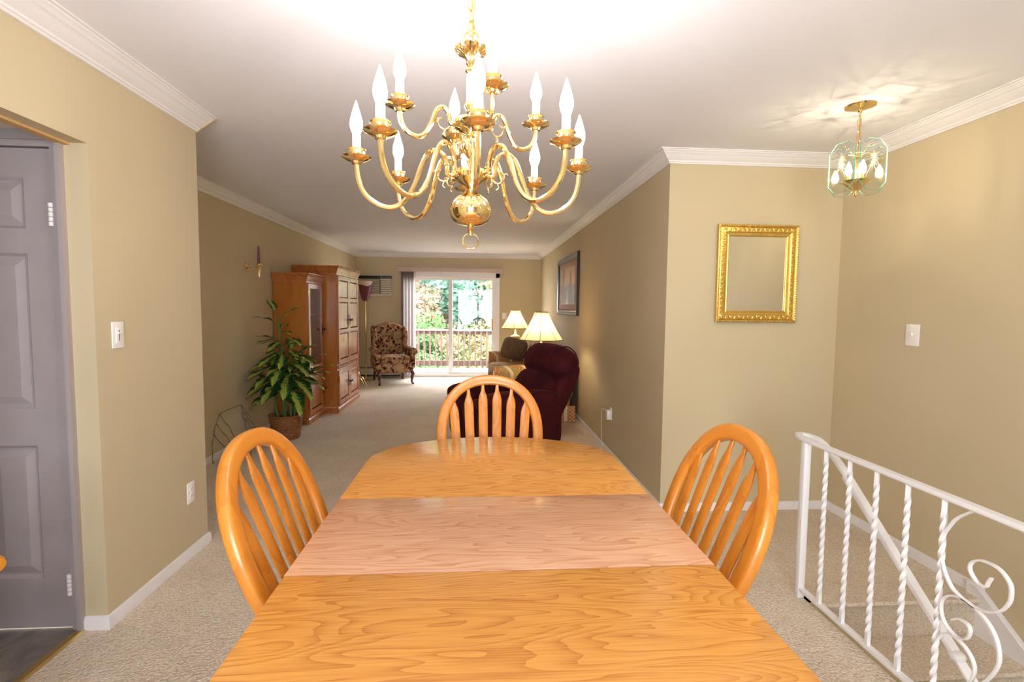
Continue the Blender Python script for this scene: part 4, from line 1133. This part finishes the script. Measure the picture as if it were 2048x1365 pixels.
# ---- end tables with lamps
M['walnut'] = wood('walnut_end_table', srgb(110, 62, 34), srgb(66, 34, 18), 'X', rough=.3)
def end_table(label, x, y, hd_):
    t = thing('end_table', label, 'table', (x, y, 0))
    MB().box(-.23, .23, -hd_, hd_, .555, .585, .008).build('table_top', 'walnut', t)
    MB().box(-.20, .20, -hd_+.03, hd_-.03, .47, .555).build('apron', 'walnut', t, 0)
    for a_ in (-.18, .18):
        for b_ in (-hd_+.05, hd_-.05): MB().tube([(a_, b_, .5), (a_, b_, 0)], [.02, .014], 8).build('leg', 'walnut', t)
    return t
end_table('dark wooden end table hidden behind the maroon recliner', .735, 5.68, .15)
end_table('dark wooden end table beyond the sofa by the sliding door', .70, 8.80, .22)
def shade_mat():
    t = NT('pleated_cream_shade')
    tr = t.new('BsdfTranslucent'); tr.inputs[0].default_value = srgb(250, 226, 178)
    df = t.new('BsdfDiffuse'); df.inputs[0].default_value = srgb(236, 212, 166)
    mx = t.new('MixShader'); mx.inputs[0].default_value = .62
    t.link(tr.outputs[0], mx.inputs[1]); t.link(df.outputs[0], mx.inputs[2]); t.link(mx.outputs[0], t.out.inputs[0]); return t.m
M['shade'] = shade_mat()
M['lamp_bulb'] = emit('lit_table_lamp_bulb', (1.0, .84, .60, 1), 40.0)
M['shade_rib'] = plain('brown_shade_piping', srgb(120, 84, 48), .7)
M['lamp_cream'] = plain('cream_ceramic', srgb(222, 208, 184), .35)
def lampbase_mat():
    t = NT('patterned_brown_ceramic'); v = t.coord()
    c = t.ramp(t.noise(v, 38, 2), [(.45, srgb(150, 110, 84)), (.55, srgb(200, 172, 140))]); t.bsdf(c, .4); return t.m
M['lamp_pat'] = lampbase_mat()
def table_lamp(label, x, y, z0):
    t = thing('table_lamp', label, 'lamp', (x, y, z0), rad(12), 'cream bell shade table lamps')
    MB().lathe([(0, .0), (.085, 0), (.085, .02), (.06, .035), (.05, .05), (.0, .05)], 24).build('lamp_foot', 'lamp_cream', t)
    b = MB(); b.prism([(.055*cos(a), .055*sin(a)) for a in [pi/8+pi/4*k for k in range(8)]], .045, .30, 'xy'); bv = [(vx*(1+.22*(z/.30)), vy*(1+.22*(z/.30)), z) for vx, vy, z in b.v]; b.v = bv
    b.build('lamp_body', 'lamp_pat', t, 20)
    MB().lathe([(.072, .298), (.082, .306), (.082, .318), (.05, .330), (.028, .345), (.02, .37), (.016, .40), (.012, .44)], 24).build('lamp_cap', 'lamp_cream', t)
    zt, zb, rt, rb = .765, .452, .078, .246
    def fn(i, j):
        a = 2*pi*i/64; u = j/14
        r = rt+(rb-rt)*(u**1.35*.72+u*.28)
        k = 1-.018*abs(cos(4*a))**6*0
        return (r*cos(a), r*sin(a), zt+(zb-zt)*u)
    sh_ = MB(); sh_.grid(fn, 64, 15, True); so = sh_.build('lamp_shade', 'shade', t, 60)
    for k in range(8):
        rb_ = MB(); rb_.tube([Vector(fn(k*8+4, j))*1.0+Vector((0, 0, 0)) for j in range(15)], .0034, 5); rb_.build('shade_rib', 'shade_rib', so)
    for j, rr in ((0, rt), (14, rb)):
        MB().tube([fn(i, j) for i in range(64)], .0045, 6, closed=True).build('shade_trim', 'shade_rib', so)
    MB().tube([(-rt, 0, zt-.01), (0, 0, zt-.02), (rt, 0, zt-.01)], .0025, 6).tube([(0, 0, .44), (0, 0, zt+.012)], .003, 6).build('harp', 'brass_dull', t)
    MB().lathe([(.012, .50), (.02, .53), (.031, .57), (.034, .60), (.027, .63), (.01, .645), (0, .648)], 12).build('bulb', 'lamp_bulb', t)
    return t
table_lamp('lit cream bell shade lamp nearest, just behind the maroon recliner', .735, 5.66, .585)
table_lamp('smaller looking lit cream bell shade lamp by the sliding door', .682, 8.80, .585)

# ---- maroon recliner
def velour():
    t = NT('maroon_velour'); v = t.coord()
    n = t.noise(v, 7, 4, .6); c = t.ramp(n, [(.3, srgb(50, 10, 16)), (.7, srgb(76, 18, 26))])
    p = t.bsdf(c, .85, 0, .2, t.noise(v, 5, 3), .35, .03, Sheen_Weight=.25, Sheen_Roughness=.4)
    p.inputs['Sheen Tint'].default_value = srgb(190, 90, 90)
    return t.m
M['velour'] = velour()
rc = thing('recliner', 'overstuffed maroon velour recliner beyond the far dining chair', 'recliner', (.315, 4.74, 0), rad(-66))
# local: front is -y, back is +y
MB().soft((0, -.02, .21), (.80, .74, .42), 9, 8).build('base', 'velour', rc)
MB().soft((0, -.12, .42), (.52, .62, .20), 4, 8, (0, 0, .12)).build('seat_cushion', 'velour', rc)
for s_ in (-1, 1):
    a = MB(); a.soft((s_*.34, -.06, .36), (.20, .80, .52), 6, 8); a.soft((s_*.345, -.08, .565), (.25, .82, .18), 3.2, 9, (0, 0, .08)); a.build('arm', 'velour', rc)
R_ = Matrix.Translation((0, .26, .40)) @ Matrix.Rotation(rad(-28), 4, 'X') @ Matrix.Translation((0, -.26, -.40))
bk = MB(); bk.soft((0, .30, .62), (.70, .20, .74), 5, 9, (0, .05, 0), mat=R_); bk.build('back_shell', 'velour', rc)
bk = MB(); bk.soft((0, .17, .58), (.60, .22, .40), 3.2, 9, (0, .1, 0), mat=R_); bk.build('lumbar_cushion', 'velour', rc)
bk = MB(); bk.soft((0, .22, .90), (.72, .34, .34), 2.8, 10, (0, .06, .05), mat=R_)
hd = bk.build('head_cushion', 'velour', rc)
for k in range(5):
    x = -.24+.12*k
    MB().tube(smooth_path([R_ @ Vector(p) for p in ((x, .058, .84), (x, .075, .97), (x, .16, 1.062), (x, .28, 1.058), (x, .37, .98))]), .006, 6).build('tuft_seam', 'velour', hd)

# ---- framed landscape on the right wall
def painting():
    t = NT('sunset_landscape_print')
    tc = t.n.new('ShaderNodeTexCoord'); sp = t.n.new('ShaderNodeSeparateXYZ'); t.link(tc.outputs['Object'], sp.inputs[0])
    z = sp.outputs[2]; y = sp.outputs[1]
    n = t.noise(tc.outputs['Object'], 9, 4); n2 = t.noise(tc.outputs['Object'], 3.5, 3)
    sky = t.ramp(t.math('ADD', t.math('MULTIPLY', z, 2.2), t.math('ADD', .45, t.math('MULTIPLY', t.math('SUBTRACT', n2, .5), .5))), [(.25, srgb(176, 116, 92)), (.6, srgb(214, 160, 84)), (1, srgb(190, 150, 96))])
    low = t.ramp(n, [(.35, srgb(84, 76, 84)), (.65, srgb(146, 120, 110))])
    c = t.mix(t.math('LESS_THAN', z, t.math('MULTIPLY', t.math('SUBTRACT', n2, .5), .25)), sky, low)
    tree = t.math('LESS_THAN', t.math('ADD', t.math('ABSOLUTE', t.math('ADD', y, .22)), t.math('MULTIPLY', t.math('ADD', z, .0), .55)), t.math('ADD', .10, t.math('MULTIPLY', t.math('SUBTRACT', n, .5), .25)))
    c = t.mix(tree, c, srgb(64, 64, 70))
    t2 = t.math('LESS_THAN', t.math('ABSOLUTE', t.math('SUBTRACT', y, .33)), t.math('ADD', .09, t.math('MULTIPLY', t.math('SUBTRACT', n, .5), .2)))
    c = t.mix(t2, c, srgb(112, 88, 84))
    pathm = t.math('LESS_THAN', t.math('ADD', t.math('ABSOLUTE', t.math('ADD', y, -.02)), t.math('MULTIPLY', t.math('ADD', z, .2), .5)), t.math('MULTIPLY', n, .16))
    c = t.mix(pathm, c, srgb(206, 170, 150))
    t.bsdf(c, .35, Coat_Weight=.3); return t.m
M['print'] = painting()
M['mat_board'] = plain('rose_mat_board', srgb(176, 140, 120), .8)
M['frame_dark'] = plain('dark_walnut_frame', srgb(56, 40, 32), .3, var=.15)
pc = thing('framed_picture', 'dark framed landscape print with rose mat on right wall', 'picture', (XR, 6.945, 1.708))
W_, H_ = .765, .405
pf = [(0, 0), (0, -.026), (.012, -.034), (.03, -.03), (.05, -.022), (.065, -.024), (.075, -.014), (.075, 0)]
Rz = Matrix.Rotation(rad(-90), 4, 'Z')
for i in range(4):
    m = MB(); m.add(*frame_side(W_, H_, pf, i), mat=Rz); m.build('frame_side', 'frame_dark', pc, 20)
MB().box(-.010, -.004, -W_+.07, W_-.07, -H_+.07, H_-.07).build('mat_board', 'mat_board', pc, 0)
MB().box(-.013, -.010, -.52, .52, -.255, .255).build('print', 'print', pc, 0)

# ---- plug-in charger with its cord
cg = thing('plug_adapter', 'white plug-in adapter with thin cord on right wall', 'adapter', (XR, 4.60, .405))
MB().box(-.006, 0, -.036, .036, -.058, .058, .002).build('cover_plate', 'plastic', cg)
MB().box(-.045, -.006, -.026, .030, -.052, .036, .006).build('adapter_body', 'plastic', cg)
MB().tube(smooth_path([(-.045, .028, .025), (-.06, .06, .035), (-.062, .12, .0), (-.05, .16, -.16), (-.04, .18, -.30), (-.05, .22, -.392), (-.10, .5, -.398), (-.14, .8, -.399)]), .0028, 6).build('cord', 'plastic', cg)
# ================================================================== outside the sliding door
M['deck'] = wood('weathered_deck_board', srgb(150, 132, 118), srgb(112, 94, 82), 'X', rough=.8)
M['deck_rail'] = wood('brown_stained_rail', srgb(104, 80, 70), srgb(78, 58, 50), 'X', rough=.7)
dk = thing('deck', 'weathered wooden deck outside the sliding door', 'deck', (0, 0, -.05), kind='structure')
pk = MB(); pk.box(-3.6, 3.2, -.066, .066, -.03, 0, .004, 1); pkm = pk.mesh('plank', 'deck')
for k in range(13): place('plank', pkm, dk, (0, 10.19+.14*k, 0))
dr = thing('deck_railing', 'brown wooden deck railing outside the glass door', 'railing', (0, 11.9, -.05))
MB().box(-3.6, 3.2, -.07, .07, .885, .918, .004, 1).build('rail_cap', 'deck', dr)
MB().box(-3.6, 3.2, -.02, .02, .80, .885).build('top_rail', 'deck_rail', dr, 0)
MB().box(-3.6, 3.2, -.02, .02, .05, .175).build('bottom_rail', 'deck_rail', dr, 0)
bl = MB(); bl.box(-.019, .019, -.019, .019, .05, .88); blm = bl.mesh('baluster', 'deck_rail')
for k in range(50): place('baluster', blm, dr, (-3.5+.1335*k, -.038, 0))
for x in (-3.5, .0-1.75, 3.1): MB().box(x-.045, x+.045, -.02, .07, 0, .9).build('post', 'deck_rail', dr, 0)
def leaf_col(name, a, b, c):
    t = NT(name); v = t.coord(); n = t.noise(v, 1.1, 3); n2 = t.noise(v, 5, 2)
    col = t.ramp(t.math('ADD', t.math('MULTIPLY', n, .6), t.math('MULTIPLY', n2, .4)), [(.32, a), (.5, b), (.68, c)])
    df = t.new('BsdfDiffuse'); tr = t.new('BsdfTranslucent'); mx = t.new('MixShader'); mx.inputs[0].default_value = .35
    col = t.mix(1.0, col, (.40, .40, .40, 1), 'MULTIPLY')
    t.link(col, df.inputs[0]); t.link(col, tr.inputs[0]); t.link(df.outputs[0], mx.inputs[1]); t.link(tr.outputs[0], mx.inputs[2]); t.link(mx.outputs[0], t.out.inputs[0]); return t.m
M['green1'] = leaf_col('bluish_green_leaves', srgb(120, 176, 140), srgb(160, 208, 176), srgb(196, 226, 206))
M['green2'] = leaf_col('fresh_green_leaves', srgb(104, 158, 92), srgb(150, 200, 120), srgb(190, 224, 160))
M['orange'] = leaf_col('orange_autumn_leaves', srgb(206, 146, 122), srgb(232, 184, 156), srgb(176, 206, 150))
M['yellow'] = leaf_col('yellow_autumn_leaves', srgb(190, 190, 100), srgb(232, 216, 150), srgb(244, 226, 190))
M['bark'] = plain('grey_bark', srgb(110, 92, 88), .9, bump=.5, bscale=20)
gd = MB(); gd.grid(lambda i, j: (-16+32*i/20, 12.2+26*j/20, -3.2+.9*sin(i*.9)*.2+.14*j), 21, 21)
M['lawn'] = plain('dull_green_lawn', srgb(120, 140, 90), .95, bump=.5, bscale=30)  # one dull green for the grass, varied slightly at random
tag(gd.build('ground_outside', 'lawn'), 'sloping grassy ground below the deck', 'ground', None, 'structure')
def tree(name, label, x, y, z0, h, rx, rz_, nleaf, ls, mat, seed, trunk_r=.14):
    t = thing(name, label, 'tree', (x, y, z0), group='autumn trees beyond the deck')
    r = random.Random(seed)
    tk = MB(); tk.tube([(0, 0, 0), (.1, 0, h*.3), (-.1, .1, h*.6), (.05, 0, h*.92)], [trunk_r, trunk_r*.8, trunk_r*.55, trunk_r*.2], 9)
    for k in range(7):
        a = r.uniform(0, 6.28); z = h*r.uniform(.3, .75)
        tk.tube([(0, 0, z), (rx*.4*cos(a), rx*.4*sin(a), z+h*.10), (rx*.8*cos(a), rx*.8*sin(a), z+h*.16)], [trunk_r*.4, trunk_r*.25, .02], 6)
    tk.build('trunk', 'bark', t)
    vs, fs = [], []
    cl = [(r.gauss(0, .45)*rx, r.gauss(0, .45)*rx, h*.58+r.gauss(0, .42)*rz_, r.uniform(.35, .8)) for _ in range(46)]
    for k in range(nleaf):
        cx, cy, cz, cr = cl[r.randrange(len(cl))]
        d = Vector((r.gauss(0, 1), r.gauss(0, 1), r.gauss(0, .7))); d = d.normalized()*cr*(r.random()**.4)
        p = Vector((cx, cy, cz))+d
        a = Vector((r.gauss(0, 1), r.gauss(0, 1), r.gauss(0, .6))).normalized(); b = a.cross(Vector((r.gauss(0, 1), r.gauss(0, 1), r.gauss(0, 1)))).normalized()
        s_ = ls*r.uniform(.6, 1.3); o = len(vs)
        vs += [tuple(p-a*s_), tuple(p+b*s_*.5), tuple(p+a*s_), tuple(p-b*s_*.5)]; fs.append((o, o+1, o+2, o+3))
    me = bpy.data.meshes.new('foliage'); me.from_pydata(vs, [], fs); me.materials.append(M[mat]); place('foliage', me, t)
    return t
tree('autumn_tree', 'orange leaved autumn tree seen at left through the glass door', -2.3, 17.0, -3.0, 6.6, 1.9, 1.9, 9000, .10, 'orange', 3)
tree('green_tree', 'pale bluish green tree behind middle of the deck railing', -.6, 19.5, -3.0, 7.5, 2.6, 2.6, 16000, .12, 'green1', 4)
tree('yellow_tree', 'pale yellow autumn tree seen at right through the glass door', 1.2, 18.0, -3.0, 6.4, 1.7, 2.0, 9000, .11, 'yellow', 6)
tree('green_tree', 'leafy green tree low behind the left deck balusters', -1.7, 14.8, -3.0, 4.4, 1.7, 1.3, 12000, .08, 'green2', 7)
tree('green_tree', 'low yellow green tree behind the right deck balusters', .4, 15.2, -3.0, 4.2, 1.6, 1.2, 11000, .08, 'yellow', 8)
tree('green_tree', 'tall bluish green tree far behind at left', -3.4, 23.0, -3.0, 10, 3.4, 3.6, 16000, .16, 'green1', 9)
tree('green_tree', 'tall fresh green tree far behind at right', 1.9, 23.5, -3.0, 10, 3.6, 3.6, 16000, .16, 'green2', 10)
tree('green_tree', 'tallest bluish green tree at the very back', -.8, 26.5, -3.0, 12, 4.6, 4.2, 18000, .18, 'green1', 11)
